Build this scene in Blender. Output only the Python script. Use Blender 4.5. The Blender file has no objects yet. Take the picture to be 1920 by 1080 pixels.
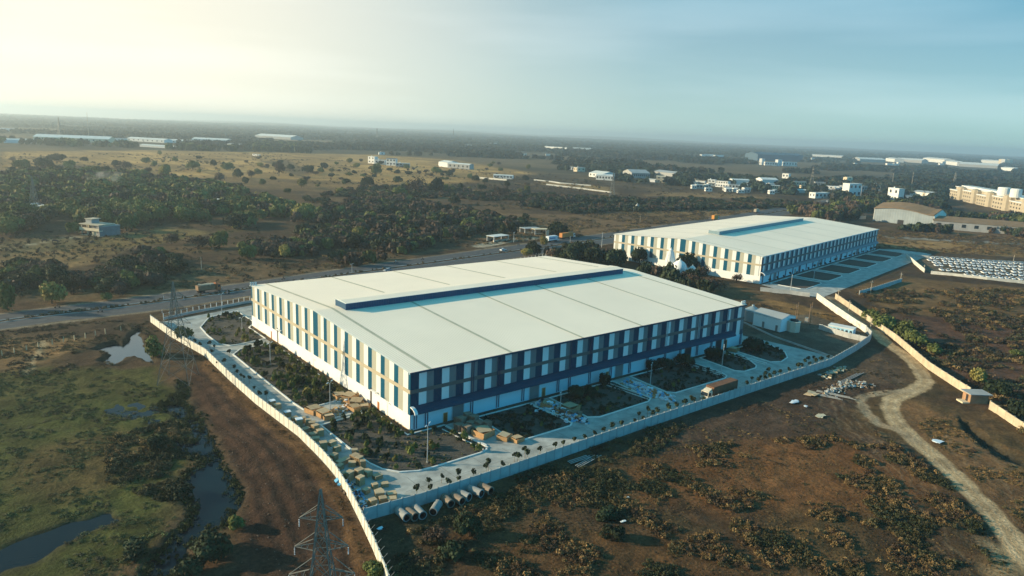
import bpy, math, random
import numpy as np
from mathutils import Vector, Matrix
R = math.radians
rnd = random.Random(7)
nr = np.random.RandomState(11)
S = bpy.context.scene
COL = S.collection

# ------------------------------------------------------------------ camera
CP = (-79.529, -131.415, 68.053); PAN, PIT, ROL, FOC = 0.88321, 0.21699, 0.04379, 1335.04
cf = Vector((math.cos(PIT)*math.cos(PAN), math.cos(PIT)*math.sin(PAN), -math.sin(PIT)))
r0 = Vector((math.sin(PAN), -math.cos(PAN), 0)); u0 = r0.cross(cf)
cr = r0*math.cos(ROL)+u0*math.sin(ROL); cu = -r0*math.sin(ROL)+u0*math.cos(ROL)
cam = bpy.data.cameras.new('camera'); camo = bpy.data.objects.new('camera', cam); COL.objects.link(camo)
camo.matrix_world = Matrix(((cr.x, cu.x, -cf.x, CP[0]), (cr.y, cu.y, -cf.y, CP[1]), (cr.z, cu.z, -cf.z, CP[2]), (0, 0, 0, 1)))
cam.sensor_width = 36; cam.lens = 36*FOC/1920; cam.clip_start = 1; cam.clip_end = 60000
S.camera = camo
S.render.resolution_x = 1024; S.render.resolution_y = 576

# ------------------------------------------------------------------ light
SUN_AZ, SUN_EL = R(139.5), R(17)
w = bpy.data.worlds.new('World'); S.world = w; w.use_nodes = True
nt = w.node_tree; nt.nodes.clear(); N = nt.nodes.new; L = nt.links.new
out = N('ShaderNodeOutputWorld'); bg = N('ShaderNodeBackground'); sky = N('ShaderNodeTexSky')
sky.sky_type = 'NISHITA'; sky.sun_disc = False; sky.sun_elevation = SUN_EL; sky.sun_rotation = R(90)-SUN_AZ
sky.air_density = 1.0; sky.dust_density = 0.6; sky.ozone_density = 4.0; sky.altitude = 200
tint = N('ShaderNodeMixRGB'); tint.blend_type = 'MULTIPLY'; tint.inputs[0].default_value = 1; tint.inputs[2].default_value = (0.12, 0.25, 0.26, 1)
L(sky.outputs[0], tint.inputs[1])
# blue-green haze-laden sky, paler towards the horizon
tcs = N('ShaderNodeTexCoord'); sz = N('ShaderNodeSeparateXYZ'); L(tcs.outputs['Generated'], sz.inputs[0])
zr = N('ShaderNodeValToRGB'); e = zr.color_ramp.elements
e[0].position = 0.0; e[0].color = (0.50, 0.74, 0.73, 1); e[1].position = 1.0; e[1].color = (0.0, 0.33, 0.48, 1)
for ps, cc in ((0.05, (0.42, 0.61, 0.64, 1)), (0.13, (0.27, 0.47, 0.55, 1)), (0.26, (0.03, 0.36, 0.52, 1))):
    x = e.new(ps); x.color = cc
L(sz.outputs[2], zr.inputs[0])
za_ = N('ShaderNodeMixRGB'); za_.blend_type = 'MULTIPLY'; za_.inputs[0].default_value = 1; za_.inputs[2].default_value = (4.6, 4.6, 4.6, 1); L(zr.outputs[0], za_.inputs[1])
zb_ = N('ShaderNodeMixRGB'); zb_.blend_type = 'ADD'; zb_.inputs[0].default_value = 1; L(tint.outputs[0], zb_.inputs[1]); L(za_.outputs[0], zb_.inputs[2]); tint = zb_
# glow of the hazy air, shifted aside from the sun, and thin high cloud
tc = N('ShaderNodeTexCoord'); dp = N('ShaderNodeVectorMath'); dp.operation = 'DOT_PRODUCT'
dp.inputs[1].default_value = (math.cos(SUN_AZ-R(27)), math.sin(SUN_AZ-R(27)), 0.08)
L(tc.outputs['Generated'], dp.inputs[0])
gr = N('ShaderNodeValToRGB'); e = gr.color_ramp.elements
e[0].position = 0.45; e[0].color = (0, 0, 0, 1); e[1].position = 0.965; e[1].color = (1, 1, 1, 1)
for ps, vv in ((0.66, .1), (0.735, .26), (0.87, .74)): x = e.new(ps); x.color = (vv, vv, vv, 1)
hm_ = N('ShaderNodeMath'); hm_.operation = 'MULTIPLY_ADD'; hm_.inputs[1].default_value = .5; hm_.inputs[2].default_value = .5; L(dp.outputs['Value'], hm_.inputs[0]); L(hm_.outputs[0], gr.inputs[0])
gm = N('ShaderNodeMixRGB'); gm.blend_type = 'MIX'; gm.inputs[2].default_value = (7.4, 6.8, 5.4, 1)
gz = N('ShaderNodeMapRange'); gz.inputs[1].default_value = .17; gz.inputs[2].default_value = .36; gz.inputs[3].default_value = 1; gz.inputs[4].default_value = .12; L(sz.outputs[2], gz.inputs[0])
gf = N('ShaderNodeMath'); gf.operation = 'MULTIPLY'; L(gr.outputs[0], gf.inputs[0]); L(gz.outputs[0], gf.inputs[1])
an = N('ShaderNodeMapRange'); an.inputs[1].default_value = .12; an.inputs[2].default_value = .41; an.inputs[3].default_value = 1; an.inputs[4].default_value = 0; L(hm_.outputs[0], an.inputs[0])
sky_fill = N('ShaderNodeMixRGB'); sky_fill.blend_type = 'MULTIPLY'; sky_fill.inputs[2].default_value = (.22, 1.5, 2.0, 1); L(an.outputs[0], sky_fill.inputs[0]); L(tint.outputs[0], sky_fill.inputs[1])  # sky opposite the sun boosted blue-green, added fill for the shaded front
L(gf.outputs[0], gm.inputs[0]); L(sky_fill.outputs[0], gm.inputs[1])
mp = N('ShaderNodeMapping'); mp.inputs['Scale'].default_value = (1.2, 1.2, 11); mp.inputs['Rotation'].default_value = (0.35, 0.2, 0)
nz = N('ShaderNodeTexNoise'); nz.inputs['Scale'].default_value = 1.6; nz.inputs['Detail'].default_value = 5; nz.inputs['Roughness'].default_value = 0.45
L(tc.outputs['Generated'], mp.inputs[0]); L(mp.outputs[0], nz.inputs['Vector'])
cr2 = N('ShaderNodeValToRGB'); cr2.color_ramp.elements[0].position = 0.45; cr2.color_ramp.elements[1].position = 0.68
cr2.color_ramp.elements[1].color = (0.6, 0.6, 0.6, 1)
L(nz.outputs[0], cr2.inputs[0])
cm = N('ShaderNodeMixRGB'); cm.blend_type = 'ADD'; cm.inputs[2].default_value = (1.0, 1.0, .95, 1)
L(cr2.outputs[0], cm.inputs[0]); L(gm.outputs[0], cm.inputs[1])
L(cm.outputs[0], bg.inputs[0]); bg.inputs[1].default_value = 0.10; L(bg.outputs[0], out.inputs[0])
sl = bpy.data.lights.new('sun', 'SUN'); sl.energy = 5.0; sl.angle = R(0.6); sl.color = (1.0, 0.83, 0.56)
so = bpy.data.objects.new('sun', sl); COL.objects.link(so)
sd = Vector((math.cos(SUN_EL)*math.cos(SUN_AZ), math.cos(SUN_EL)*math.sin(SUN_AZ), math.sin(SUN_EL)))
so.rotation_euler = sd.to_track_quat('Z', 'Y').to_euler()
S.view_settings.view_transform = 'Standard'; S.view_settings.look = 'None'; S.view_settings.exposure = 0.7; S.view_settings.gamma = 1

# ------------------------------------------------------------------ helpers
def ray(px, py): return cf + cr*((px-960)/FOC) - cu*((py-540)/FOC)
def G(px, py, z=0.0):
    d = ray(px, py); t = (z-CP[2])/d.z; return Vector((CP[0]+d.x*t, CP[1]+d.y*t, z))
def dist(p): return (Vector((p[0], p[1], 0))-Vector(CP)).dot(cf)
def Gm(pts, z=0.0): return [tuple(G(a, b, z)[:2]) for a, b in pts]
def pxm(p): return dist(p)/FOC          # metres per photo pixel at a ground point

def tag(o, label=None, cat=None, group=None, kind=None):
    if label: o['label'] = label
    if cat: o['category'] = cat
    if group: o['group'] = group
    if kind: o['kind'] = kind
    return o
def empty(name, loc=(0, 0, 0), rz=0.0, label=None, cat=None, group=None):
    o = bpy.data.objects.new(name, None); o.empty_display_size = 0.5; COL.objects.link(o)
    o.location = loc; o.rotation_euler = (0, 0, rz); return tag(o, label, cat, group)
def copy_tree(o, parent=None):
    c = o.copy(); COL.objects.link(c); c.parent = parent
    for ch in o.children: copy_tree(ch, c)
    return c

MATS = {}
def mat(name, col, rough=0.85, var=0.18, scale=0.6, bump=0.0, metal=0.0, rib=None, spec=0.3, rnd_amt=0.0, detail=4, obj=True, trans=0.0):
    if name in MATS: return MATS[name]
    m = bpy.data.materials.new(name); m.use_nodes = True; t = m.node_tree; n = t.nodes; l = t.links
    b = n['Principled BSDF']; b.inputs['Roughness'].default_value = rough; b.inputs['Metallic'].default_value = metal
    b.inputs['Specular IOR Level'].default_value = spec
    tc = n.new('ShaderNodeTexCoord'); src = tc.outputs['Object']
    nz = n.new('ShaderNodeTexNoise'); nz.inputs['Scale'].default_value = scale; nz.inputs['Detail'].default_value = detail; nz.inputs['Roughness'].default_value = 0.6
    l.new(src, nz.inputs['Vector'])
    mr = n.new('ShaderNodeMapRange'); mr.inputs[1].default_value = 0.25; mr.inputs[2].default_value = 0.75
    mr.inputs[3].default_value = 1-var; mr.inputs[4].default_value = 1+var
    l.new(nz.outputs[0], mr.inputs[0])
    v = mr.outputs[0]
    if rnd_amt:
        oi = n.new('ShaderNodeObjectInfo'); m2 = n.new('ShaderNodeMapRange'); m2.inputs[3].default_value = 1-rnd_amt; m2.inputs[4].default_value = 1+rnd_amt
        l.new(oi.outputs['Random'], m2.inputs[0]); mm = n.new('ShaderNodeMath'); mm.operation = 'MULTIPLY'
        l.new(v, mm.inputs[0]); l.new(m2.outputs[0], mm.inputs[1]); v = mm.outputs[0]
    vm = n.new('ShaderNodeVectorMath'); vm.operation = 'SCALE'; vm.inputs[0].default_value = col[:3]
    l.new(v, vm.inputs['Scale']); l.new(vm.outputs[0], b.inputs['Base Color'])
    hgt = None
    if rib:
        ax, per, st = rib
        sx = n.new('ShaderNodeSeparateXYZ'); l.new(src, sx.inputs[0])
        if ax == 'XY':
            ad = n.new('ShaderNodeMath'); ad.operation = 'ADD'; l.new(sx.outputs[0], ad.inputs[0]); l.new(sx.outputs[1], ad.inputs[1]); s0 = ad.outputs[0]
        else: s0 = sx.outputs['XYZ'.index(ax)]
        mu = n.new('ShaderNodeMath'); mu.operation = 'MULTIPLY'; mu.inputs[1].default_value = 2*math.pi/per; l.new(s0, mu.inputs[0])
        si = n.new('ShaderNodeMath'); si.operation = 'SINE'; l.new(mu.outputs[0], si.inputs[0])
        bp = n.new('ShaderNodeBump'); bp.inputs['Strength'].default_value = st; bp.inputs['Distance'].default_value = 0.08
        l.new(si.outputs[0], bp.inputs['Height']); l.new(bp.outputs[0], b.inputs['Normal'])
    elif bump:
        bp = n.new('ShaderNodeBump'); bp.inputs['Strength'].default_value = bump; bp.inputs['Distance'].default_value = 0.3
        n2 = n.new('ShaderNodeTexNoise'); n2.inputs['Scale'].default_value = scale*4; n2.inputs['Detail'].default_value = 5; l.new(src, n2.inputs['Vector'])
        l.new(n2.outputs[0], bp.inputs['Height']); l.new(bp.outputs[0], b.inputs['Normal'])
    if trans:
        tr = n.new('ShaderNodeBsdfTranslucent'); l.new(vm.outputs[0], tr.inputs[0]); mx = n.new('ShaderNodeMixShader'); mx.inputs[0].default_value = trans
        l.new(b.outputs[0], mx.inputs[1]); l.new(tr.outputs[0], mx.inputs[2]); l.new(mx.outputs[0], n['Material Output'].inputs[0])
    MATS[name] = m; return m

class MB:
    def __init__(s): s.v = []; s.f = []; s.m = []; s.mats = []
    def mi(s, m):
        if m not in s.mats: s.mats.append(m)
        return s.mats.index(m)
    def poly(s, pts, m):
        i = len(s.v); s.v += [tuple(p) for p in pts]; s.f.append(tuple(range(i, i+len(pts)))); s.m.append(s.mi(m)); return s
    def hexa(s, c, m):   # 8 corners: bottom ccw then top ccw
        i = len(s.v); s.v += [tuple(p) for p in c]; k = s.mi(m)
        for q in ((3, 2, 1, 0), (4, 5, 6, 7), (0, 1, 5, 4), (1, 2, 6, 5), (2, 3, 7, 6), (3, 0, 4, 7)):
            s.f.append(tuple(i+a for a in q)); s.m.append(k)
        return s
    def box(s, x0, x1, y0, y1, z0, z1, m):
        return s.hexa([(x0, y0, z0), (x1, y0, z0), (x1, y1, z0), (x0, y1, z0), (x0, y0, z1), (x1, y0, z1), (x1, y1, z1), (x0, y1, z1)], m)
    def obox(s, c, d, rz, m, tilt=0.0):
        M = Matrix.Translation(c) @ Matrix.Rotation(rz, 4, 'Z') @ Matrix.Rotation(tilt, 4, 'X')
        a, b, h = d[0]/2, d[1]/2, d[2]/2
        return s.hexa([M @ Vector(q) for q in ((-a, -b, -h), (a, -b, -h), (a, b, -h), (-a, b, -h), (-a, -b, h), (a, -b, h), (a, b, h), (-a, b, h))], m)
    def tube(s, p0, p1, r0, r1, m, n=6, cap=True):
        p0 = Vector(p0); p1 = Vector(p1); d = (p1-p0).normalized(); a = d.orthogonal().normalized(); b = d.cross(a); i = len(s.v); k = s.mi(m)
        for p, r in ((p0, r0), (p1, r1)):
            for j in range(n):
                t = 2*math.pi*j/n; s.v.append(tuple(p+a*math.cos(t)*r+b*math.sin(t)*r))
        for j in range(n):
            s.f.append((i+j, i+(j+1) % n, i+n+(j+1) % n, i+n+j)); s.m.append(k)
        if cap: s.f.append(tuple(i+j for j in range(n))[::-1]); s.m.append(k); s.f.append(tuple(i+n+j for j in range(n))); s.m.append(k)
        return s
    def lathe(s, prof, m, n=16, c=(0, 0), z0=0.0):
        i = len(s.v); k = s.mi(m)
        for r, z in prof:
            for j in range(n):
                t = 2*math.pi*j/n; s.v.append((c[0]+r*math.cos(t), c[1]+r*math.sin(t), z0+z))
        for q in range(len(prof)-1):
            for j in range(n):
                s.f.append((i+q*n+j, i+q*n+(j+1) % n, i+(q+1)*n+(j+1) % n, i+(q+1)*n+j)); s.m.append(k)
        return s
    def build(s, name, parent=None, smooth=False):
        me = bpy.data.meshes.new(name); me.from_pydata(s.v, [], s.f)
        for m in s.mats: me.materials.append(m)
        me.polygons.foreach_set('material_index', s.m)
        if smooth: me.polygons.foreach_set('use_smooth', [True]*len(s.f))
        me.update(); o = bpy.data.objects.new(name, me); COL.objects.link(o)
        if parent: o.parent = parent
        return o
def path_strip(mb, pts, wid, z0, z1, m, closed=False):
    """a low wall / kerb / ribbon along a polyline, mitred"""
    P = [Vector((p[0], p[1])) for p in pts]; n = len(P); Lf = []; Rt = []
    for i in range(n):
        a = P[i-1] if (i > 0 or closed) else None; b = P[(i+1) % n] if (i < n-1 or closed) else None
        d1 = (P[i]-a).normalized() if a is not None else None; d2 = (b-P[i]).normalized() if b is not None else None
        d = (d1+d2).normalized() if (d1 is not None and d2 is not None) else (d1 if d1 is not None else d2)
        k = 1.0
        if d1 is not None and d2 is not None: k = 1/max(0.4, d.dot(d2))
        nn = Vector((-d.y, d.x))*wid/2*k; Lf.append(P[i]+nn); Rt.append(P[i]-nn)
    k = mb.mi(m); i0 = len(mb.v)
    for a, b in zip(Lf, Rt): mb.v += [(b.x, b.y, z0), (a.x, a.y, z0), (a.x, a.y, z1), (b.x, b.y, z1)]
    m_ = n if closed else n-1
    for i in range(m_):
        p = i0+4*i; q = i0+4*((i+1) % n)
        for f in ((p+3, q+3, q+2, p+2), (p, q, q+3, p+3), (p+1, p+2, q+2, q+1)): mb.f.append(f); mb.m.append(k)
    if not closed:
        mb.f.append((i0, i0+3, i0+2, i0+1)); mb.m.append(k); q = i0+4*(n-1); mb.f.append((q, q+1, q+2, q+3)); mb.m.append(k)
def smooth_path(pts, k=6):
    P = [Vector((p[0], p[1])) for p in pts]; out = []
    for i in range(len(P)-1):
        a = P[max(0, i-1)]; b = P[i]; c = P[i+1]; d = P[min(len(P)-1, i+2)]
        for j in range(k):
            t = j/k; out.append(tuple(0.5*((2*b)+(c-a)*t+(2*a-5*b+4*c-d)*t*t+(3*b-a-3*c+d)*t**3)))
    out.append(tuple(P[-1])); return out
# numpy noise
_lat = nr.rand(256, 256)
def vn(x, y):
    xi = np.floor(x).astype(int); yi = np.floor(y).astype(int); fx = x-xi; fy = y-yi
    fx = fx*fx*(3-2*fx); fy = fy*fy*(3-2*fy); g = lambda a, b: _lat[a % 256, b % 256]
    return (g(xi, yi)*(1-fx)+g(xi+1, yi)*fx)*(1-fy)+(g(xi, yi+1)*(1-fx)+g(xi+1, yi+1)*fx)*fy
def fbm(x, y, s, o=4, off=0.0):
    v = 0; a = 0.5; t = 0
    for k in range(o):
        v = v+a*vn(x/s+off+17.3*k, y/s+off*1.7+9.1*k); t += a; a *= 0.5; s = s/2.03
    return v/t
def inside(poly, x, y):
    c = np.zeros(x.shape, bool); n = len(poly)
    for i in range(n):
        x1, y1 = poly[i]; x2, y2 = poly[(i+1) % n]
        if y1 == y2: continue
        c ^= ((y1 > y) != (y2 > y)) & (x < (x2-x1)*(y-y1)/(y2-y1)+x1)
    return c
def dpath(pts, x, y, closed=False):
    d = np.full(x.shape, 1e9); n = len(pts)
    for i in range(n if closed else n-1):
        x1, y1 = pts[i]; x2, y2 = pts[(i+1) % n]; dx = x2-x1; dy = y2-y1; l2 = dx*dx+dy*dy+1e-9
        t = np.clip(((x-x1)*dx+(y-y1)*dy)/l2, 0, 1); d = np.minimum(d, np.hypot(x-x1-t*dx, y-y1-t*dy))
    return d
def mask(poly, x, y, soft):
    sd_ = dpath(poly, x, y, True)*np.where(inside(poly, x, y), 1, -1); return np.clip(sd_/soft+0.5, 0, 1)

# ------------------------------------------------------------------ key layout (metres on the ground)
HW_TOP = [(-400, 92), (-200, 136), (-66, 158), (-33, 161.5), (23, 170), (89, 183), (173, 197.5), (298, 218), (450, 246), (600, 277), (900, 345)]
HW_BOT = [(-400, 70), (-200, 114), (-67, 136.5), (-38, 138), (-14, 139.5), (14, 145), (120, 159), (250, 179), (400, 205), (582, 240), (900, 310)]
HW_MID = [((a[0]+b[0])/2, (a[1]+b[1])/2) for a, b in zip(HW_TOP, HW_BOT)]
TRACK = Gm([(1990, 1110), (1920, 1045), (1880, 985), (1800, 900), (1760, 862), (1715, 825), (1680, 790), (1668, 765), (1672, 748), (1700, 738), (1722, 728), (1736, 715), (1722, 690), (1700, 668), (1665, 645), (1635, 617), (1600, 590), (1560, 560)])
TRACK2 = Gm([(1720, 828), (1680, 805), (1640, 790), (1618, 765), (1615, 745), (1635, 738), (1670, 735), (1710, 733)])
LWALL = Gm([(283, 604), (320, 631), (385, 668), (430, 712), (480, 757), (560, 818), (604, 862), (628, 890), (655, 935), (676, 978), (700, 1030), (722, 1085), (735, 1125)])
FWALL = [(-26.4, -28.6), (-15, -29.6), (6, -29.8), (44, -29.2), (88, -29.3), (135, -29.6), (160, -26), (176, -23), (181.5, -21), (187, -16.5)]
EWALL = [(187, -16.5), (193, -9.5), (212, 10), (226, 24)]
YWALL = Gm([(1566, 560), (1680, 640), (1740, 692), (1790, 725), (1818, 742)])
YWALL2 = Gm([(1855, 768), (1920, 812), (1990, 865)])
POOL = Gm([(186, 652), (200, 648), (218, 644), (232, 647), (242, 640), (246, 632), (256, 622), (263, 619), (266, 632), (270, 648), (284, 655), (288, 664), (280, 668), (291, 682), (280, 680), (266, 672), (250, 668), (236, 672), (224, 680), (210, 685), (190, 682), (200, 672), (207, 664), (196, 660), (176, 660)], -0.85)
STREAM = Gm([(334, 716), (348, 722), (352, 732), (342, 742), (338, 750), (352, 765), (365, 782), (382, 800), (396, 822), (410, 850), (424, 880), (440, 905), (450, 930), (446, 960), (425, 985), (395, 1000), (360, 1015), (345, 1040), (335, 1085), (260, 1085), (280, 1060), (325, 1010), (348, 985), (362, 960), (355, 945), (345, 935), (300, 940), (340, 905), (352, 890), (375, 868), (388, 862), (350, 858), (330, 846), (318, 826), (345, 830), (370, 830), (362, 800), (340, 785), (305, 770), (296, 762), (312, 757), (330, 760), (325, 745), (338, 735)], -0.85)
STREAM2 = Gm([(-40, 1080), (0, 1035), (60, 1010), (120, 985), (200, 965), (230, 975), (180, 990), (120, 1020), (60, 1055), (0, 1070), (-30, 1100)], -0.85)
DITCH = Gm([(1800, 790), (1815, 798), (1830, 812), (1850, 828), (1880, 845), (1925, 865), (1925, 880), (1880, 868), (1850, 848), (1825, 828), (1805, 808)], -0.85)
MARSH = Gm([(-60, 705), (190, 690), (290, 640), (330, 700), (360, 740), (385, 800), (415, 850), (450, 910), (460, 960), (430, 1000), (360, 1085), (-60, 1200)])
WATERS = [POOL, STREAM, STREAM2, DITCH]
COMPOUND = [(-22.5, 122)] + LWALL[2:10] + FWALL[1:] + [(195, 10), (140, 30), (140, 150), (10, 137)]
W2O, W2A, W2L, W2W = (231.09, 56.36), 0.15237, 187.9, 86.4
def w2(u, v): return (W2O[0]+u*math.cos(W2A)-v*math.sin(W2A), W2O[1]+u*math.sin(W2A)+v*math.cos(W2A))

# ------------------------------------------------------------------ ground
def steps(a, b, s): return list(np.arange(a, b, s))
def grow(a, lim, s, k, sign):
    o = []; p = a
    while abs(p) < lim: s *= k; p += sign*s; o.append(p)
    return o
xs = steps(-62, 190, 0.55)+steps(190, 330, 1.0); xs = grow(-62, 14000, 1.0, 1.07, -1)[::-1]+xs+grow(330, 14000, 1.0, 1.05, 1)
ys = steps(-112, -20, 0.5)+steps(-20, 60, 0.8)+steps(60, 200, 0.8); ys = grow(-112, 6000, 1.0, 1.07, -1)[::-1]+ys+grow(200, 14000, 0.9, 1.04, 1)
X, Y = np.meshgrid(np.array(xs), np.array(ys)); X = X.astype(float); Y = Y.astype(float)
wx = X+(fbm(X, Y, 9, 4, 3.1)-.5)*8; wy = Y+(fbm(X, Y, 9, 4, 8.7)-.5)*8         # wobbled coordinates give organic borders
wx2 = X+(fbm(X, Y, 2.6, 3, 5.1)-.5)*2.2; wy2 = Y+(fbm(X, Y, 2.6, 3, 1.7)-.5)*2.2
d_comp = mask(COMPOUND, X, Y, 2.0)
d_hw = np.minimum(dpath(HW_MID, X, Y), 60)
marsh = mask(MARSH, X, Y, 7.0)
flat = np.maximum.reduce([d_comp, np.clip((18-d_hw)/3, 0, 1), np.clip((6-dpath(TRACK, X, Y))/3, 0, 1), np.clip((5-dpath(LWALL, X, Y))/3, 0, 1), np.clip((5-dpath(FWALL, X, Y))/3, 0, 1), np.clip((5-dpath(YWALL, X, Y))/3, 0, 1), mask([w2(-10, -40), w2(200, -40), w2(200, 95), w2(-10, 95)], X, Y, 4)])
H = ((fbm(X, Y, 22, 3, 2.2)-.5)*0.9+(fbm(X, Y, 2.5, 3, 6.2)-.5)*0.45)*(1-flat)
RUT = Gm([(1240+0, 0), (0, 0)]) if False else None
far = np.hypot(X, Y)
H -= marsh*0.55*(1-d_comp)
H *= np.clip(1.2-far/1500, 0, 1)
# excavated earth beside the left wall: long grader furrows
BERM = Gm([(352, 690), (392, 672), (480, 762), (560, 830), (600, 872), (630, 910), (660, 970), (700, 1085), (430, 1085), (445, 1010), (462, 950), (440, 880), (405, 820), (365, 750)])
bm_ = mask(BERM, X, Y, 3.0)
u_ = dpath(LWALL, X, Y)
H += bm_*(np.sin(u_*1.9+fbm(X, Y, 12, 3, 4)*7)*0.10+(fbm(X, Y, 4, 3, 1)-.5)*0.35)*(1-d_comp)
RUTS = Gm([(1690, 760), (1740, 765), (1775, 790), (1792, 830), (1765, 835), (1720, 800)])
H += mask(RUTS, X, Y, 3)*np.sin((X*0.8+Y*0.9)*1.6+fbm(X, Y, 8, 2, 4)*5)*0.22
wat = np.zeros(X.shape)
for P in WATERS: wat = np.maximum(wat, mask(P, wx2, wy2, 1.6))
H = H*(1-wat)-1.35*wat
H += np.where(far > 6500, (fbm(X, Y, 2600, 3, 9)-.42)*np.clip((far-6500)/4000, 0, 1)*110, 0)
H = np.where(d_comp > 0.05, np.minimum(H, 0)*(1-d_comp), H)

n1 = fbm(X, Y, 30, 5, 1.3); n2 = fbm(X, Y, 6, 4, 7.7); n3 = fbm(X, Y, 140, 4, 4.4); n4 = fbm(X, Y, 1.6, 2, 3.3)
def c3(c): return np.array(c)[None, None, :]
def paint(C, a, c): return C*(1-a[..., None])+c3(c)*a[..., None]
C = np.zeros(X.shape+(3,))+c3((0.085, 0.058, 0.036))
C = paint(C, np.clip((n1-.5)*5, 0, 1)*.8, (0.17, 0.115, 0.055))
C = paint(C, np.clip((n2-.52)*5, 0, 1)*.6, (0.055, 0.05, 0.028))
ZN = [  # photo-traced patches of differing soil and grass: polygon, colour, edge softness, strength
 ([(0, 284), (300, 282), (470, 285), (700, 290), (860, 300), (1000, 325), (900, 340), (760, 352), (640, 352), (560, 340), (430, 338), (330, 330), (250, 318), (120, 308), (0, 318)], (0.40, 0.27, 0.105), 20, 1),
 ([(380, 330), (560, 336), (760, 345), (1000, 360), (1100, 375), (960, 372), (800, 375), (600, 360), (420, 350)], (0.19, 0.13, 0.06), 12, .9),
 ([(490, 302), (540, 300), (590, 325), (560, 332)], (0.13, 0.10, 0.055), 4, .9),
 ([(1000, 338), (1150, 352), (1150, 362), (1030, 348)], (0.36, 0.25, 0.11), 6, 1),
 ([(0, 455), (110, 445), (190, 445), (300, 425), (400, 435), (440, 425), (470, 430), (330, 450), (230, 470), (140, 500), (90, 490), (0, 510)], (0.15, 0.125, 0.06), 6, 1),
 ([(0, 478), (110, 470), (230, 462), (200, 488), (130, 505), (0, 520)], (0.24, 0.165, 0.075), 6, .8),
 ([(180, 450), (300, 430), (400, 436), (330, 452), (230, 466), (120, 470)], (0.22, 0.16, 0.06), 5, .8),
 ([(290, 505), (480, 490), (560, 505), (700, 480), (800, 470), (880, 460), (700, 495), (470, 525), (340, 545), (290, 530)], (0.16, 0.115, 0.065), 5, .9),
 ([(850, 400), (960, 400), (1150, 405), (1250, 415), (1250, 430), (1100, 440), (900, 450), (840, 440)], (0.20, 0.135, 0.075), 8, .8),
 ([(1150, 395), (1300, 390), (1440, 395), (1400, 402), (1250, 412)], (0.22, 0.15, 0.07), 8, .8),
 ([(1240, 360), (1450, 365), (1440, 372), (1200, 368)], (0.26, 0.18, 0.085), 6, .7),
 ([(0, 628), (80, 622), (180, 632), (150, 650), (90, 680), (0, 705)], (0.24, 0.155, 0.075), 4, .9),
 ([(-60, 705), (190, 690), (290, 690), (335, 720), (350, 780), (330, 820), (355, 900), (330, 940), (300, 980), (180, 1080), (-60, 1200)], (0.05, 0.062, 0.018), 4, .95),
 ([(-60, 700), (60, 690), (200, 690), (300, 700), (280, 730), (100, 740), (-60, 760)], (0.085, 0.085, 0.03), 6, .8),
 ([(60, 830), (200, 800), (300, 820), (230, 900), (120, 940), (20, 920)], (0.085, 0.055, 0.028), 6, .55),
 ([(0, 605), (280, 600), (290, 625), (180, 620), (60, 640), (0, 640)], (0.07, 0.052, 0.035), 4, .8),
 ([(1120, 560), (1300, 520), (1430, 545), (1500, 575), (1600, 600), (1560, 640), (1400, 640), (1300, 570)], (0.15, 0.10, 0.055), 5, .8),
 ([(1430, 560), (1540, 580), (1600, 612), (1480, 600)], (0.30, 0.19, 0.075), 4, .75),
 ([(1600, 540), (1700, 520), (1920, 540), (1920, 600), (1700, 590), (1640, 570)], (0.24, 0.155, 0.07), 7, .8),
 ([(1640, 590), (1920, 600), (1980, 830), (1860, 760), (1760, 680)], (0.14, 0.08, 0.055), 7, .9),
 ([(1650, 445), (1920, 460), (1920, 482), (1740, 472), (1650, 462)], (0.34, 0.225, 0.095), 6, .9),
 ([(1640, 425), (1920, 440), (1920, 456), (1650, 443)], (0.19, 0.125, 0.065), 6, .7),
 ([(1710, 482), (1980, 494), (1980, 530), (1800, 520), (1730, 505)], (0.20, 0.17, 0.12), 3, 1),
 ([(1180, 810), (1390, 745), (1560, 692), (1635, 645), (1700, 700), (1690, 735), (1610, 760), (1560, 800), (1440, 830), (1250, 850)], (0.085, 0.06, 0.045), 5, .9),
 ([(1440, 700), (1640, 655), (1690, 680), (1700, 720), (1560, 720)], (0.13, 0.10, 0.072), 4, .6),
 ([(700, 985), (960, 900), (1180, 815), (1270, 830), (1200, 860), (1120, 870), (960, 920), (850, 980), (760, 1040), (740, 1085)], (0.055, 0.05, 0.032), 5, .8),
 ([(1180, 880), (1400, 830), (1620, 820), (1700, 860), (1780, 920), (1650, 960), (1400, 960), (1200, 940)], (0.19, 0.095, 0.042), 6, .8),
 ([(950, 1000), (1300, 1000), (1500, 1085), (900, 1085)], (0.14, 0.082, 0.04), 8, .8),
 ([(1680, 760), (1720, 760), (1800, 800), (1920, 900), (1920, 1000), (1780, 870), (1700, 810)], (0.23, 0.14, 0.072), 5, .85),
 ([(1590, 820), (1700, 830), (1760, 900), (1650, 870)], (0.10, 0.08, 0.062), 4, .7),
 ([(1820, 1010), (1930, 1030), (1930, 1085), (1860, 1085)], (0.42, 0.33, 0.20), 4, .8),
]
for P, c, sf, st in ZN:
    C = paint(C, mask(Gm(P), wx, wy, sf)*st, c)
C = paint(C, bm_*.95, (0.062, 0.037, 0.026))
C = paint(C, bm_*np.clip((fbm(X*.6+Y*.3, Y*.2, 3, 4, 2)-.5)*4, 0, 1)*.6, (0.115, 0.072, 0.048))
C = paint(C, np.clip(1.6-np.abs(dpath(LWALL, wx2, wy2)-2.0)/1.6, 0, 1)*bm_*.6, (0.17, 0.10, 0.045))
C *= (0.72+0.56*n2)[..., None]; C *= (0.8+0.4*n3)[..., None]
plots = vn(np.floor(X/55+n3*1.2)*3.7, np.floor(Y/90)*5.1); C *= np.where(far > 480, 0.55+0.80*plots, 1.0)[..., None]
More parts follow.
